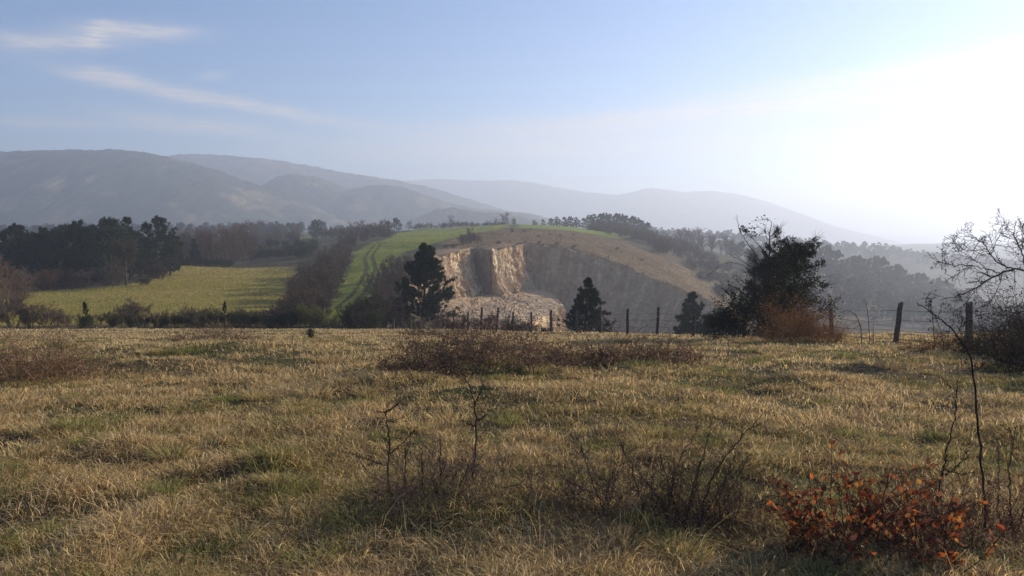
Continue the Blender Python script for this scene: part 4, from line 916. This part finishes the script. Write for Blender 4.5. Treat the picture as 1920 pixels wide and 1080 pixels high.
# ------------------------------------------------------------------ dry scrub and brambles in the meadow
def scrub(name, px, Y, w, dp, h, n, label, cat, seed, ccol, lcol, nleaf, leaf_s=.03, r=.004, arch=.10, spread=.55, group=None, sub=7, lean=(0, 0), leaf_name='leaves', stem_name='canes'):
    rng = np.random.default_rng(seed); x, y = PX(px, Y); z = gz(x, y)
    root = thing(name, (x, y, z), label, cat, group)
    a = rng.uniform(0, 6.283, n); rr = np.sqrt(rng.uniform(0, 1, n)); bx = np.cos(a) * rr * w * .5; by = np.sin(a) * rr * dp * .5
    S = np.stack([bx, by, terrain(x + bx, y + by) - z - .03], -1)
    edge = np.clip(1 - rr ** 2, .12, 1) ** .5
    clump = .55 + .8 * fbm((x + bx) / (w * .22), (y + by) / (w * .22), 2, seed)
    Ln = h * 1.35 * edge * clump * rng.uniform(.5, 1.25, n)
    D = np.stack([rng.normal(lean[0], spread, n), rng.normal(lean[1], spread, n), np.ones(n)], -1)
    P = grow(S, D, Ln, 9, .16, -arch * 1.2, rng); P[..., 2] = np.maximum(P[..., 2], -.1 + 0 * P[..., 2])
    R_ = taper(rng.uniform(.6, 1.4, n) * r, 9, .4); st = Geo(); lf = Geo()
    tubes(st, P, R_, 3, jcol(ccol, n, rng, .35))
    s, d, l, r2, _ = spawn(P, R_, Ln, sub, .2, 1, 50, 18, .38, rng); P2 = grow(s, d, l, 5, .16, -arch * .4, rng)
    tubes(st, P2, taper(np.full(len(s), r * .6), 5), 3, jcol(ccol, len(s), rng, .35))
    st.build(stem_name, M_twig, root)
    if nleaf:
        i = rng.integers(0, len(P2), nleaf); k = rng.integers(0, 5, nleaf); pos = P2[i, k] + rng.normal(0, leaf_s * .5, (nleaf, 3))
        j = rng.integers(0, n, nleaf // 4); pos[:nleaf // 4] = P[j, rng.integers(3, 9, nleaf // 4)]
        lc = np.asarray(lcol, float); lc = lc[rng.integers(0, len(lc), nleaf)] * rng.uniform(.6, 1.4, (nleaf, 1))
        cards(lf, pos, rng.normal(0, 1, (nleaf, 3)) + [0, 0, .2], leaf_s * rng.uniform(.6, 1.5, nleaf), leaf_s * .62, rng, lc); lf.build(leaf_name, M_leaf, root)
    return root
RUST = [(.28, .115, .035), (.34, .155, .05), (.20, .09, .035), (.30, .17, .07)]
PURP = [(.18, .075, .06), (.25, .12, .085), (.15, .08, .06), (.32, .21, .14), (.22, .095, .06), (.34, .25, .16)]
DULL = [(.15, .10, .055), (.12, .075, .045), (.19, .13, .075)]
scrub('orange_scrub', 1508, 24.3, 2.6, 1.8, 1.45, 300, 'rounded orange brown dry scrub in front of the big juniper', 'scrub', 301, (.21, .105, .045), RUST, 11000, .034, .004, .02, .4)
scrub('orange_scrub', 1768, 19.6, 1.9, 1.2, .55, 150, 'low orange brown bramble left of the thick right hand fence post', 'bramble', 302, (.13, .07, .04), RUST, 2600, .03, .004, .08, .6)
scrub('bramble_thicket', 925, 13.5, 3.3, 2.2, 1.0, 260, 'wide purple brown bramble thicket in the middle of the meadow', 'bramble', 303, (.16, .105, .075), PURP + DULL, 8000, .034, .0045, .10, .6)
scrub('bramble_thicket', 775, 11.9, 1.5, 1.4, .55, 170, 'lower dark bramble running down the left end of the middle thicket', 'bramble', 304, (.085, .055, .04), DULL + PURP, 2400, .032, .0042, .10, .6)
scrub('bramble_thicket', 1205, 14.6, 2.4, 1.7, .62, 240, 'low purple brown bramble right of the middle thicket', 'bramble', 305, (.10, .06, .05), PURP + DULL, 4600, .032, .0042, .11, .65)
scrub('bramble_thicket', 1085, 14.8, 1.2, 1.0, .5, 90, 'small straw coloured bramble bridging the two middle thickets', 'bramble', 306, (.14, .09, .055), DULL + RUST, 1300, .03, .004, .10, .6)
scrub('reddish_scrub', 15, 12.4, 2.2, 2.2, .95, 260, 'reddish dry scrub with pale twigs at the left edge of the meadow', 'scrub', 307, (.19, .12, .075), DULL + DULL + RUST, 4200, .03, .004, .06, .55)
scrub('reddish_scrub', 100, 13.4, 1.9, 1.6, .6, 150, 'lower thin scrub right of the reddish scrub at the left edge', 'scrub', 308, (.13, .085, .06), DULL + PURP, 1500, .028, .0038, .06, .55)
scrub('twiggy_scrub', 405, 24, 3.2, 2.0, .75, 200, 'low twiggy scrub patch near the left hedge', 'scrub', 309, (.13, .085, .06), DULL + PURP, 1800, .035, .005, .07, .55)
scrub('twiggy_scrub', 815, 38, 4.0, 2.0, .5, 160, 'low brown scrub mound just before the fence', 'scrub', 310, (.11, .075, .05), DULL, 2000, .04, .006, .08, .6)
scrub('dark_scrub', 1905, 18.5, 2.6, 2.2, 1.15, 260, 'dark shaded bramble bank under the bare branches at the right edge', 'bramble', 311, (.06, .04, .03), [(.05, .04, .02), (.07, .04, .025), (.04, .04, .018)], 9000, .045, .005, .10, .6)
scrub('dark_scrub', 2010, 15.0, 2.6, 2.4, 1.6, 240, 'dense dark bramble just outside the right edge of the view', 'bramble', 312, (.06, .04, .03), [(.05, .04, .02), (.07, .04, .025)], 8000, .05, .005, .06, .5)
x, y = 10.6, 12.6; jbush.place('dark_bush', x, y, 'tall dark bush outside the right edge whose shade falls across the meadow corner', 'bush', rz=3, s=1.15)
x, y = PX(1968, 18.2); jbush.place('dark_bush', x, y, 'dark leafy bush at the right edge under the thorn tree', 'bush', rz=5, s=.62)
sap = Kind(bush_geo(.5, .42, 181, n=420, leaf=.07, col=(.022, .034, .014), lobes=5, stems=4), 'stem', 'leaves', M_bark, M_leaf, .5)
x, y = PX(580, 27); sap.place('evergreen_sapling', x, y, 'tiny dark evergreen sapling alone in the straw meadow', 'sapling', s=.8)

# ------------------------------------------------------------------ single bare stems, thorn clumps and the leafy red shrub close by
def stem_plant(name, Y0, lines, label, cat, seed, col=(.045, .032, .028), thorns=60, twigs=(), root_px=None, leaf=None, part='stem', buds=0):
    """lines: list of (points in image columns/rows, root radius, side twigs); depth drifts along each stem"""
    rng = np.random.default_rng(seed)
    bx, by = root_px if root_px else lines[0][0][0]
    x, y = PX(bx, Y0); root = thing(name, (x, y, gz(x, y)), label, cat); O = np.array(root.location); leafg = Geo()
    for pts, r, sub in lines:
        g = Geo(); n = 40; dY = rng.uniform(-.35, .35)
        P = np.array([at(p[0], p[1], Y0 + dY * i / max(1, len(pts) - 1)) for i, p in enumerate(pts)]) - O
        t = np.linspace(0, len(P) - 1, n); Q = np.stack([np.interp(t, np.arange(len(P)), P[:, k]) for k in range(3)], -1)
        for _ in range(4): Q[1:-1] = (Q[:-2] + Q[1:-1] * 2 + Q[2:]) / 4
        Q[1:-1] += rng.normal(0, .0035, Q[1:-1].shape)
        gzz = gz(Q[0, 0] + O[0], Q[0, 1] + O[1]) - O[2]
        if Q[0, 2] > gzz - .05 and len(pts) > 2 and pts[0][1] > lines[0][0][0][1] - 60: Q[0, 2] = gzz - .05
        r = r * 1.25; Rr = taper(np.array([r]), n, .35); tubes(g, Q[None], Rr, 5, col)
        if thorns:
            s, d, l, r_, _ = spawn(Q[None], Rr, np.array([1.0]), thorns, .05, 1, 75, 10, .016, rng); tubes(g, np.stack([s, s + unit(d) * .014], 1), np.stack([np.full(len(s), .002), np.full(len(s), .0004)], 1), 3, col)
        if sub:
            s, d, l, r_, _ = spawn(Q[None], Rr, np.array([1.0]), sub, .15, .98, 45, 12, .17, rng); P2 = grow(s, d, l, 6, .10, .03, rng); R2 = taper(np.full(len(s), r * .28), 6, .4); tubes(g, P2, R2, 4, col)
            s, d, l, r_, _ = spawn(P2, R2, l, 3, .2, 1, 50, 12, .4, rng); P3 = grow(s, d, l, 4, .1, .02, rng); tubes(g, P3, taper(np.full(len(s), r * .22), 4), 3, col)
            if leaf: 
                e = P3[:, -1]; cards(leafg, e, rng.normal(0, 1, e.shape), .022, .013, rng, jcol(leaf, len(e), rng, .3))
        g.build(part, M_twig, root)
    if leafg.n: leafg.build('leaves', M_leaf, root)
    return root
stem_plant('briar', 5.0, [([(735, 1005), (730, 940), (728, 880), (730, 820), (727, 795), (722, 773), (706, 770)], .0065, 9), ([(722, 773), (735, 766), (748, 757)], .003, 2), ([(729, 852), (755, 832), (782, 800)], .0032, 3), ([(722, 872), (690, 862), (660, 852), (628, 843)], .0028, 3)],
    'dark thorny bare stem with short side twigs, left of the arching stem in the foreground', 'briar', 401)
stem_plant('briar', 5.2, [([(868, 1000), (877, 942), (889, 881), (894, 811), (887, 740), (870, 703), (837, 665)], .007, 12), ([(893, 790), (905, 783), (912, 778)], .003, 2), ([(890, 760), (897, 745), (905, 720)], .0028, 2), ([(893, 800), (880, 795), (866, 788)], .0025, 1)],
    'tallest dark foreground stem, curving over to the left at its tip', 'briar', 402)
tcl = [([(762, 1010), (757, 960), (760, 900), (760, 834)], .0055, 6), ([(795, 1020), (793, 947), (792, 880), (790, 840)], .0045, 5), ([(828, 1030), (825, 960), (826, 880), (825, 820)], .0042, 5), ([(752, 1040), (800, 1003), (860, 960), (936, 918), (980, 905)], .0065, 8), ([(780, 1030), (840, 960), (868, 900), (880, 870)], .0042, 6), ([(770, 1030), (740, 990), (715, 960), (705, 920)], .004, 6), ([(790, 1035), (812, 960), (845, 905), (862, 880)], .0038, 5), ([(762, 1035), (742, 985), (726, 940)], .0038, 5), ([(800, 1040), (770, 990), (752, 950), (745, 905)], .0032, 5), ([(775, 1040), (810, 1010), (850, 1000), (890, 985)], .003, 5)]
_r = np.random.default_rng(19)
for _ in range(20):
    b_ = _r.uniform(730, 870); e_ = b_ + _r.normal(0, 55); h_ = _r.uniform(850, 965)
    tcl.append(([(b_, 1030), (b_ + .25 * (e_ - b_) + _r.normal(0, 6), 1030 - .45 * (1030 - h_)), (b_ + .6 * (e_ - b_) + _r.normal(0, 8), 1030 - .8 * (1030 - h_)), (e_, h_)], _r.uniform(.0018, .003), 4))
stem_plant('thorny_clump', 4.9, tcl,
    'clump of thin upright thorny shoots between the two tall foreground stems', 'thorn clump', 403)
rl = [([(1255, 1080), (1225, 1010), (1190, 900), (1165, 830)], .0045, 8), ([(1290, 1085), (1310, 980), (1340, 880), (1430, 775)], .0055, 8), ([(1275, 1085), (1290, 960), (1320, 850), (1335, 790)], .0045, 8), ([(1235, 1080), (1180, 1000), (1120, 930), (1060, 900)], .0045, 9), ([(1310, 1085), (1270, 960), (1245, 880), (1230, 830)], .004, 8), ([(1245, 1085), (1250, 960), (1270, 870), (1310, 800)], .004, 7), ([(1330, 1080), (1340, 960), (1350, 880)], .0036, 7), ([(1200, 1085), (1140, 980), (1095, 860), (1090, 835)], .0036, 7), ([(1260, 1090), (1340, 1010), (1400, 960), (1440, 930)], .0036, 7), ([(1215, 1090), (1200, 980), (1240, 900), (1300, 870)], .0036, 7), ([(1290, 1090), (1350, 960), (1390, 880), (1410, 850)], .0036, 7), ([(1180, 1090), (1060, 1040), (990, 1010), (960, 1005)], .0036, 7), ([(1228, 1090), (1212, 1000), (1160, 930), (1130, 890)], .0036, 8), ([(1300, 1090), (1290, 1010), (1240, 940), (1210, 900)], .0034, 8), ([(1320, 1090), (1380, 1000), (1400, 930)], .0034, 7), ([(1250, 1090), (1290, 1020), (1360, 900), (1380, 850)], .0034, 8),
      ([(1150, 1085), (1130, 1000), (1140, 920), (1155, 870)], .003, 6), ([(1210, 1088), (1180, 1020), (1150, 960), (1080, 950)], .003, 7)]
_r = np.random.default_rng(9)
for _ in range(42):
    b_ = _r.uniform(1090, 1400); e_ = b_ + _r.normal(0, 90); h_ = _r.uniform(820, 960)
    rl.append(([(b_, 1085), (b_ + .2 * (e_ - b_) + _r.normal(0, 12), 1085 - .45 * (1085 - h_)), (b_ + .6 * (e_ - b_) + _r.normal(0, 14), 1085 - .8 * (1085 - h_)), (e_, h_)], _r.uniform(.002, .0034), 6))
stem_plant('dog_rose', 4.5, rl, 'wide tangle of thin bare rose shoots in the centre foreground, one arching far right', 'rose bush', 404, col=(.075, .045, .04), leaf=(.16, .12, .045), part='shoot')
stem_plant('tall_shoot', 4.4, [([(1850, 1010), (1848, 978), (1840, 868), (1832, 770), (1825, 692), (1814, 658), (1794, 628), (1778, 611), (1750, 589), (1739, 578), (1719, 568)], .006, 8)],
    'tall dark shoot at the right arching left above the fence wire', 'stem', 405, col=(.04, .03, .026), leaf=(.05, .035, .025))
stem_plant('tall_shoot', 4.6, [([(1752, 1000), (1762, 905), (1772, 860), (1793, 775), (1795, 713)], .005, 9), ([(1762, 895), (1790, 880), (1820, 850)], .003, 4), ([(1770, 880), (1800, 890), (1830, 885)], .003, 3)],
    'shorter forked dark shoot left of the tall arching one', 'stem', 406, col=(.045, .034, .03), leaf=(.06, .04, .03))
stem_plant('hip_shoot', 4.3, [([(1905, 1030), (1895, 960), (1892, 880), (1905, 800)], .0045, 9), ([(1900, 1020), (1925, 940), (1935, 880)], .0035, 6), ([(1890, 1030), (1870, 950), (1875, 860), (1860, 800)], .003, 6)],
    'thin bare shoots at the right edge beside the red leaved shrub', 'stem', 407, col=(.06, .045, .038), leaf=(.15, .05, .03))
stem_plant('bare_shoot', 14.5, [([(552, 668), (548, 640), (550, 626)], .006, 8), ([(600, 690), (590, 665), (560, 655)], .005, 6), ([(610, 690), (625, 655), (640, 640)], .005, 6)],
    'thin bare rose shoot by the tiny evergreen sapling', 'stem', 408, col=(.09, .06, .05), thorns=0)
stem_plant('bare_shoot', 22.5, [([(1615, 640), (1614, 615), (1606, 590), (1590, 582), (1576, 586)], .012, 5), ([(1630, 640), (1629, 600), (1625, 575), (1621, 560)], .010, 10), ([(1638, 640), (1637, 620), (1638, 600)], .008, 3)],
    'two thin bare saplings between the juniper and the leaning post', 'sapling', 409, col=(.06, .05, .042), thorns=0)
stem_plant('bare_shoot', 21, [([(1752, 650), (1751, 620), (1747, 580), (1745, 560)], .012, 14), ([(1770, 650), (1764, 620), (1752, 590)], .010, 10), ([(1802, 650), (1803, 625), (1804, 600)], .008, 8)],
    'upright bare shoots with withered leaves left of the thick right hand post', 'sapling', 410, col=(.05, .038, .03), leaf=(.06, .045, .03), thorns=0)

def red_shrub():
    rng = np.random.default_rng(55); Y = 3.95; x, y = PX(1628, Y); z = gz(x, y)
    root = thing('red_leaved_shrub', (x, y, z), 'orange red leaved shrub low in the right foreground', 'shrub')
    st = Geo(); lf = Geo(); n = 70
    bx = rng.normal(0, .17, n).clip(-.4, .4); by = rng.normal(0, .13, n); S = np.stack([bx, by, terrain(x + bx, y + by) - z - .02], -1)
    D = np.stack([rng.normal(0, .42, n) + .25 * np.sign(bx), rng.normal(0, .35, n), np.ones(n)], -1); Ln = rng.uniform(.22, .68, n) * (1 - .35 * np.abs(bx) / .3)
    P = grow(S, D, Ln, 8, .09, -.01, rng); R_ = taper(np.full(n, .0035), 8); tubes(st, P, R_, 4, (.07, .035, .025))
    s, d, l, r, _ = spawn(P, R_, Ln, 5, .3, 1, 45, 14, .4, rng); P2 = grow(s, d, l, 5, .1, .02, rng); tubes(st, P2, taper(np.full(len(s), .002), 5), 3, (.08, .04, .028))
    st.build('stems', M_twig, root)
    m = 1050; i = rng.integers(0, len(P2), m); k = rng.integers(1, 5, m); B = P2[i, k]
    j = rng.integers(0, n, 200); B[:200] = P[j, rng.integers(4, 8, 200)]
    ax = unit(rng.normal(0, 1, (m, 3)) + [0, 0, -.1]); nr = rng.normal(0, 1, (m, 3)); side = unit(np.cross(ax, nr)); up = np.cross(side, ax)
    L_ = rng.uniform(.016, .052, m)[:, None]; W = L_ * rng.uniform(.30, .40, (m, 1)); fold = L_ * rng.uniform(.02, .16, (m, 1)); curl = L_ * rng.uniform(-.2, .25, (m, 1))
    pt = lambda a, b, c: B + ax * L_ * a + side * W * b + up * (fold * abs(b) + curl * c)
    V = np.stack([pt(0, 0, 0), pt(.25, -.8, .05), pt(.62, -.85, .35), pt(1, 0, 1), pt(.62, .85, .35), pt(.25, .8, .05), pt(.27, 0, .07), pt(.63, 0, .4)], 1)
    o = np.arange(m)[:, None] * 8
    Q = np.concatenate([o + [1, 2, 7, 6], o + [6, 7, 4, 5]]); T = np.concatenate([o + [0, 1, 6], o + [0, 6, 5], o + [2, 3, 7], o + [7, 3, 4]])
    pal = np.array([(.44, .12, .03), (.34, .075, .028), (.46, .20, .05), (.19, .065, .03), (.28, .115, .045), (.13, .055, .035)])
    c = pal[rng.choice(6, m, p=[.14, .14, .10, .22, .2, .2])] * rng.uniform(.7, 1.2, (m, 1))
    lf.add(V, quads=Q, tris=T, col=np.repeat(c, 8, 0)); lf.build('leaves', M_red, root)
red_shrub()
scrub('dead_tangle', 815, 4.7, 1.2, .9, .40, 340, 'low grey brown tangle of dead stems at the foot of the thorn clump', 'scrub', 322, (.17, .115, .085), DULL, 60, .02, .0018, .05, .6)
scrub('dead_tangle', 1240, 4.5, 1.7, 1.0, .55, 460, 'low brown tangle of dead stems under the bare rose shoots', 'scrub', 323, (.13, .085, .065), DULL, 80, .02, .0018, .05, .6)
scrub('reddish_undergrowth', 1628, 3.95, 1.1, .7, .34, 200, 'dark tangle of dead stems under the red leaved shrub', 'scrub', 320, (.07, .045, .035), [(.12, .045, .03), (.09, .045, .03)], 500, .025, .0022, .05, .5)
scrub('reddish_undergrowth', 1850, 4.2, .95, .8, .42, 260, 'rusty dead stems at the bottom right corner', 'scrub', 321, (.12, .065, .045), [(.15, .07, .04), (.2, .09, .05)], 420, .022, .0020, .04, .45)

def thorn_tree():
    rng = np.random.default_rng(91); Y = 17.0; x, y = PX(2010, Y)
    root = thing('bare_thorn_tree', (x, y, gz(x, y)), 'leafless thorn tree reaching in from the right edge over the fence', 'tree'); O = np.array(root.location)
    tr = Geo(); tw = Geo()
    def limb(pts, r, g=tr):
        P = np.array([at(*p) for p in pts]) - O; t = np.linspace(0, len(P) - 1, 22); Q = np.stack([np.interp(t, np.arange(len(P)), P[:, k]) for k in range(3)], -1)
        for _ in range(2): Q[1:-1] = (Q[:-2] + Q[1:-1] * 2 + Q[2:]) / 4
        Q[1:-1] += rng.normal(0, .012, Q[1:-1].shape); r = r * .66; Rr = taper(np.array([r]), 22, .3); tubes(g, Q[None], Rr, 6, (.035, .028, .025)); return Q, Rr
    limb([(2010, 690, 17), (2005, 640, 17), (1990, 580, 17), (1960, 530, 16.9), (1930, 508, 16.8)], .075)
    main = [([(1960, 530, 16.9), (1925, 507, 16.8), (1900, 504, 16.6), (1878, 510, 16.5), (1856, 524, 16.4), (1832, 540, 16.3), (1810, 550, 16.2), (1785, 556, 16.1), (1762, 563, 16.0)], .036),
            ([(1900, 504, 16.6), (1880, 500, 16.4), (1862, 484, 16.3), (1850, 464, 16.2), (1838, 452, 16.2), (1822, 442, 16.1), (1806, 432, 16.1)], .024),
            ([(1870, 512, 16.5), (1850, 504, 16.6), (1825, 500, 16.7), (1800, 496, 16.8), (1775, 496, 16.9), (1754, 489, 17)], .020),
            ([(1858, 478, 16.3), (1868, 452, 16.3), (1880, 432, 16.3), (1894, 411, 16.3)], .014), ([(1925, 507, 16.8), (1915, 470, 16.9), (1900, 440, 17), (1905, 415, 17)], .02),
            ([(1832, 540, 16.3), (1818, 560, 16.2), (1804, 580, 16.1), (1796, 600, 16.1)], .012), ([(1880, 510, 16.5), (1872, 540, 16.4), (1862, 560, 16.4), (1846, 578, 16.4)], .012),
            ([(1900, 504, 16.6), (1905, 540, 16.5), (1897, 570, 16.4), (1905, 590, 16.4)], .012), ([(1950, 520, 16.9), (1930, 470, 16.7), (1915, 440, 16.6), (1920, 420, 16.5)], .02), ([(1846, 500, 16.5), (1815, 480, 16.6), (1790, 478, 16.7), (1768, 484, 16.7)], .012), ([(1850, 466, 16.2), (1830, 470, 16.1), (1800, 468, 16.1), (1790, 450, 16)], .010)]
    Qs = [limb(p, r) for p, r in main]
    P = np.concatenate([q[0][None] for q in Qs]); Rr = np.concatenate([q[1] for q in Qs])
    s, d, l, r, _ = spawn(P, Rr, np.full(len(P), 1.0), 9, .12, 1, 52, 14, .62, rng); d[:, 1] *= .7
    P1 = grow(s, d, l, 7, .13, .0, rng); R1 = taper(np.clip(r, .004, .008), 7, .45); tubes(tw, P1, R1, 4, (.035, .028, .025))
    s, d, l, r, _ = spawn(P1, R1, l, 6, .12, 1, 55, 14, .48, rng); P2 = grow(s, d, l, 5, .14, .0, rng); R2 = taper(np.full(len(s), .0048), 5, .6); tubes(tw, P2, R2, 3, (.04, .03, .027))
    s, d, l, r, _ = spawn(P2, R2, l, 3, .15, 1, 62, 12, .38, rng); P3 = grow(s, d, l, 3, .1, .0, rng); tubes(tw, P3, taper(np.full(len(s), .0036), 3, .6), 3, (.04, .03, .027))
    tr.build('trunk', M_bark, root, True); tw.build('twigs', M_twig, root)
thorn_tree()

# ------------------------------------------------------------------ meadow grass
def meadow():
    rng = np.random.default_rng(1); g = Geo()
    def blades(n, ya, yb, hmin, hmax, wk, kind):
        u = rng.uniform(-.98, .98, n); Y = np.exp(rng.uniform(math.log(ya), math.log(yb), n)); X = u * (Y + 1.5)
        ok = (Y < np.interp(X, [-60, 0.5, 3, 8, 12, 14, 40], [68, 66, 50, 38, 34, 34, 34])); X, Y = X[ok], Y[ok]; n = len(X)
        cl = fbm(X / .23, Y / .30, 2, 231); cl2 = fbm(X / .9, Y / 1.1, 2, 241)
        ok = rng.uniform(0, 1, n) < .12 + .88 * smooth(.38, .6, .55 * cl + .45 * cl2); X, Y = X[ok], Y[ok]; n = len(X)
        Z = terrain(X, Y) - .015
        n1 = fbm(X / 1.7, Y / 1.7, 4, 201); n2 = fbm(X / 5.5, Y / 5.5, 3, 211); n3 = fbm(X / .55, Y / .55, 2, 221)
        straw = np.clip(.36 + smooth(.34, .60, .55 * n1 + .45 * n2) + .28 * smooth(16, 34, Y) - .18 * smooth(1, 7, X) * smooth(30, 10, Y), .06, .96)
        hh = (hmin + (hmax - hmin) * rng.uniform(0, 1, n) ** 1.5) * (.5 + .9 * n3) * (.72 + .55 * straw)
        hh *= .6 + .8 * fbm(X / .9, Y / 1.1, 2, 241)
        w = wk * (.0022 + .00042 * Y) * rng.uniform(.7, 1.4, n)
        st = rng.uniform(0, 1, n) < straw
        c = np.where(st[:, None], np.array([.66, .475, .22]), np.array([.30, .255, .078]))
        br = rng.uniform(0, 1, n) < .22; c = np.where(br[:, None], np.array([.27, .165, .082]), c)
        pl = rng.uniform(0, 1, n) < .10 * straw; c = np.where(pl[:, None], np.array([.60, .50, .32]), c)
        c = c * rng.uniform(.4, 1.6, (n, 1)) * (.85 + .3 * n2[:, None])
        a = rng.uniform(0, 6.283, n); lean = rng.uniform(.25, 2.3, n) if kind == 0 else rng.uniform(.05, .5, n)
        wind = np.array([-.12, -.05])
        dx = np.cos(a) * lean + wind[0]; dy = np.sin(a) * lean + wind[1]
        sd_ = unit(np.stack([-dy, dx, 0 * dx], -1) + rng.normal(0, .5, (n, 3)) * [1, 1, .3])
        B = np.stack([X, Y, Z], -1); out = np.stack([dx, dy, 0 * dx], -1)
        k2 = np.clip(lean - .7, 0, 1.6)[:, None]; up_ = np.array([0, 0, 1.]); p1 = B + (out * .25 + up_ * (.55 - .06 * k2)) * hh[:, None]; p2 = B + (out * .62 + up_ * (.88 - .22 * k2)) * hh[:, None]
        tipz = 1.04 - .42 * k2[:, 0]; p3 = B + (out * 1.12) * hh[:, None] + np.array([0, 0, 1.]) * (tipz * hh)[:, None]
        ww = (w * .5)[:, None]
        V = np.stack([B - sd_ * ww * .8, B + sd_ * ww * .8, p1 - sd_ * ww, p1 + sd_ * ww, p2 - sd_ * ww * .7, p2 + sd_ * ww * .7, p3], 1)
        o = np.arange(n)[:, None] * 7
        g.add(V, quads=np.concatenate([o + [0, 1, 3, 2], o + [2, 3, 5, 4]]), tris=o + [4, 5, 6], col=np.repeat(c, 7, 0))
    blades(1380000, 2.4, 13, .024, .10, 1.2, 0)
    blades(620000, 11, 72, .035, .11, 1.3, 0)
    blades(9000, 2.6, 16, .10, .22, .45, 1)
    blades(600, 3.6, 10, .24, .38, .5, 0)
    # tussocks: dense tufts that arch outward all round
    nt = 520; u = rng.uniform(-.76, .76, nt); Yt = np.exp(rng.uniform(math.log(3.3), math.log(26), nt)); Xt = u * (Yt + 1.2)
    per = 150; i = np.repeat(np.arange(nt), per); rt = rng.uniform(.05, .14, nt) * (1 + Yt / 14); ht = rng.uniform(.06, .13, nt) * (1 + Yt / 60)
    a = rng.uniform(0, 6.283, nt * per); q = np.sqrt(rng.uniform(0, 1, nt * per)); X = Xt[i] + np.cos(a) * q * rt[i]; Y = Yt[i] + np.sin(a) * q * rt[i]
    B = np.stack([X, Y, terrain(X, Y) - .02], -1); out = np.stack([np.cos(a), np.sin(a), 0 * a], -1) * (.25 + 1.0 * q[:, None]) + rng.normal(0, .25, (nt * per, 3)) * [1, 1, 0]
    hh = (ht[i] * rng.uniform(.6, 1.2, nt * per))[:, None]; ww = (1.2 * (.0022 + .00042 * Y) * .5)[:, None]; sd_ = unit(np.stack([-out[:, 1], out[:, 0], 0 * a], -1) + rng.normal(0, .4, (nt * per, 3)))
    p1 = B + (out * .2 + [0, 0, .6]) * hh; p2 = B + (out * .6 + [0, 0, .9]) * hh; p3 = B + (out * 1.15 + [0, 0, .72]) * hh
    tc = np.array([(.58, .42, .19), (.27, .25, .08), (.40, .28, .13), (.48, .36, .15), (.22, .21, .065)])[rng.integers(0, 5, nt)]; c = tc[i] * rng.uniform(.45, 1.5, (nt * per, 1))
    V = np.stack([B - sd_ * ww * .8, B + sd_ * ww * .8, p1 - sd_ * ww, p1 + sd_ * ww, p2 - sd_ * ww * .7, p2 + sd_ * ww * .7, p3], 1); o = np.arange(nt * per)[:, None] * 7
    g.add(V, quads=np.concatenate([o + [0, 1, 3, 2], o + [2, 3, 5, 4]]), tris=o + [4, 5, 6], col=np.repeat(c, 7, 0))
    o = g.build('meadow_grass', M_grass)
    return tag(o, 'matted straw and green grass covering the whole meadow', 'grass', kind='stuff')
meadow()
def field_grass():
    rng = np.random.default_rng(2); g = Geo()
    for poly, cols, n, hk in ((LEFT_MEADOW, [(.33, .255, .068), (.25, .225, .052), (.41, .305, .105)], 60000, .18), (PASTURE, [(.20, .245, .045), (.27, .27, .06), (.16, .20, .04)], 60000, .12), (BARE_HILL, [(.21, .15, .088), (.17, .125, .072), (.24, .175, .11)], 22000, .22)):
        lo, hi = poly.min(0), poly.max(0); X = rng.uniform(lo[0], hi[0], n * 2); Y = np.exp(rng.uniform(math.log(lo[1]), math.log(hi[1]), n * 2))
        ok = (poly_sd(X, Y, poly) > .5) & (poly_sd(X, Y, PIT) < -1.5) & (np.abs(X) < .72 * Y); X, Y = X[ok][:n], Y[ok][:n]; n_ = len(X)
        P = np.stack([X, Y, terrain(X, Y) - .02], -1); D = np.stack([rng.normal(0, .6, n_), rng.normal(0, .6, n_), np.ones(n_)], -1)
        ci = np.clip((3.6 * (fbm(X / 7, Y / 11, 4, 17) - .5) + 1.5 + rng.normal(0, .55, n_)), 0, 2.99).astype(int); c = np.array(cols)[ci] * rng.uniform(.7, 1.3, (n_, 1)); q = .6 + .8 * fbm(X / 4, Y / 4, 3, 7)
        cards(g, P, D, hk * rng.uniform(.5, 1.4, n_) * q * (1 + Y / 400), .14 * (Y / 120), rng, c, tri=True)
    return tag(g.build('hill_grass', M_grass), 'short grass on the left meadow, the pasture hill and the bare hillside', 'grass', kind='stuff')
field_grass()
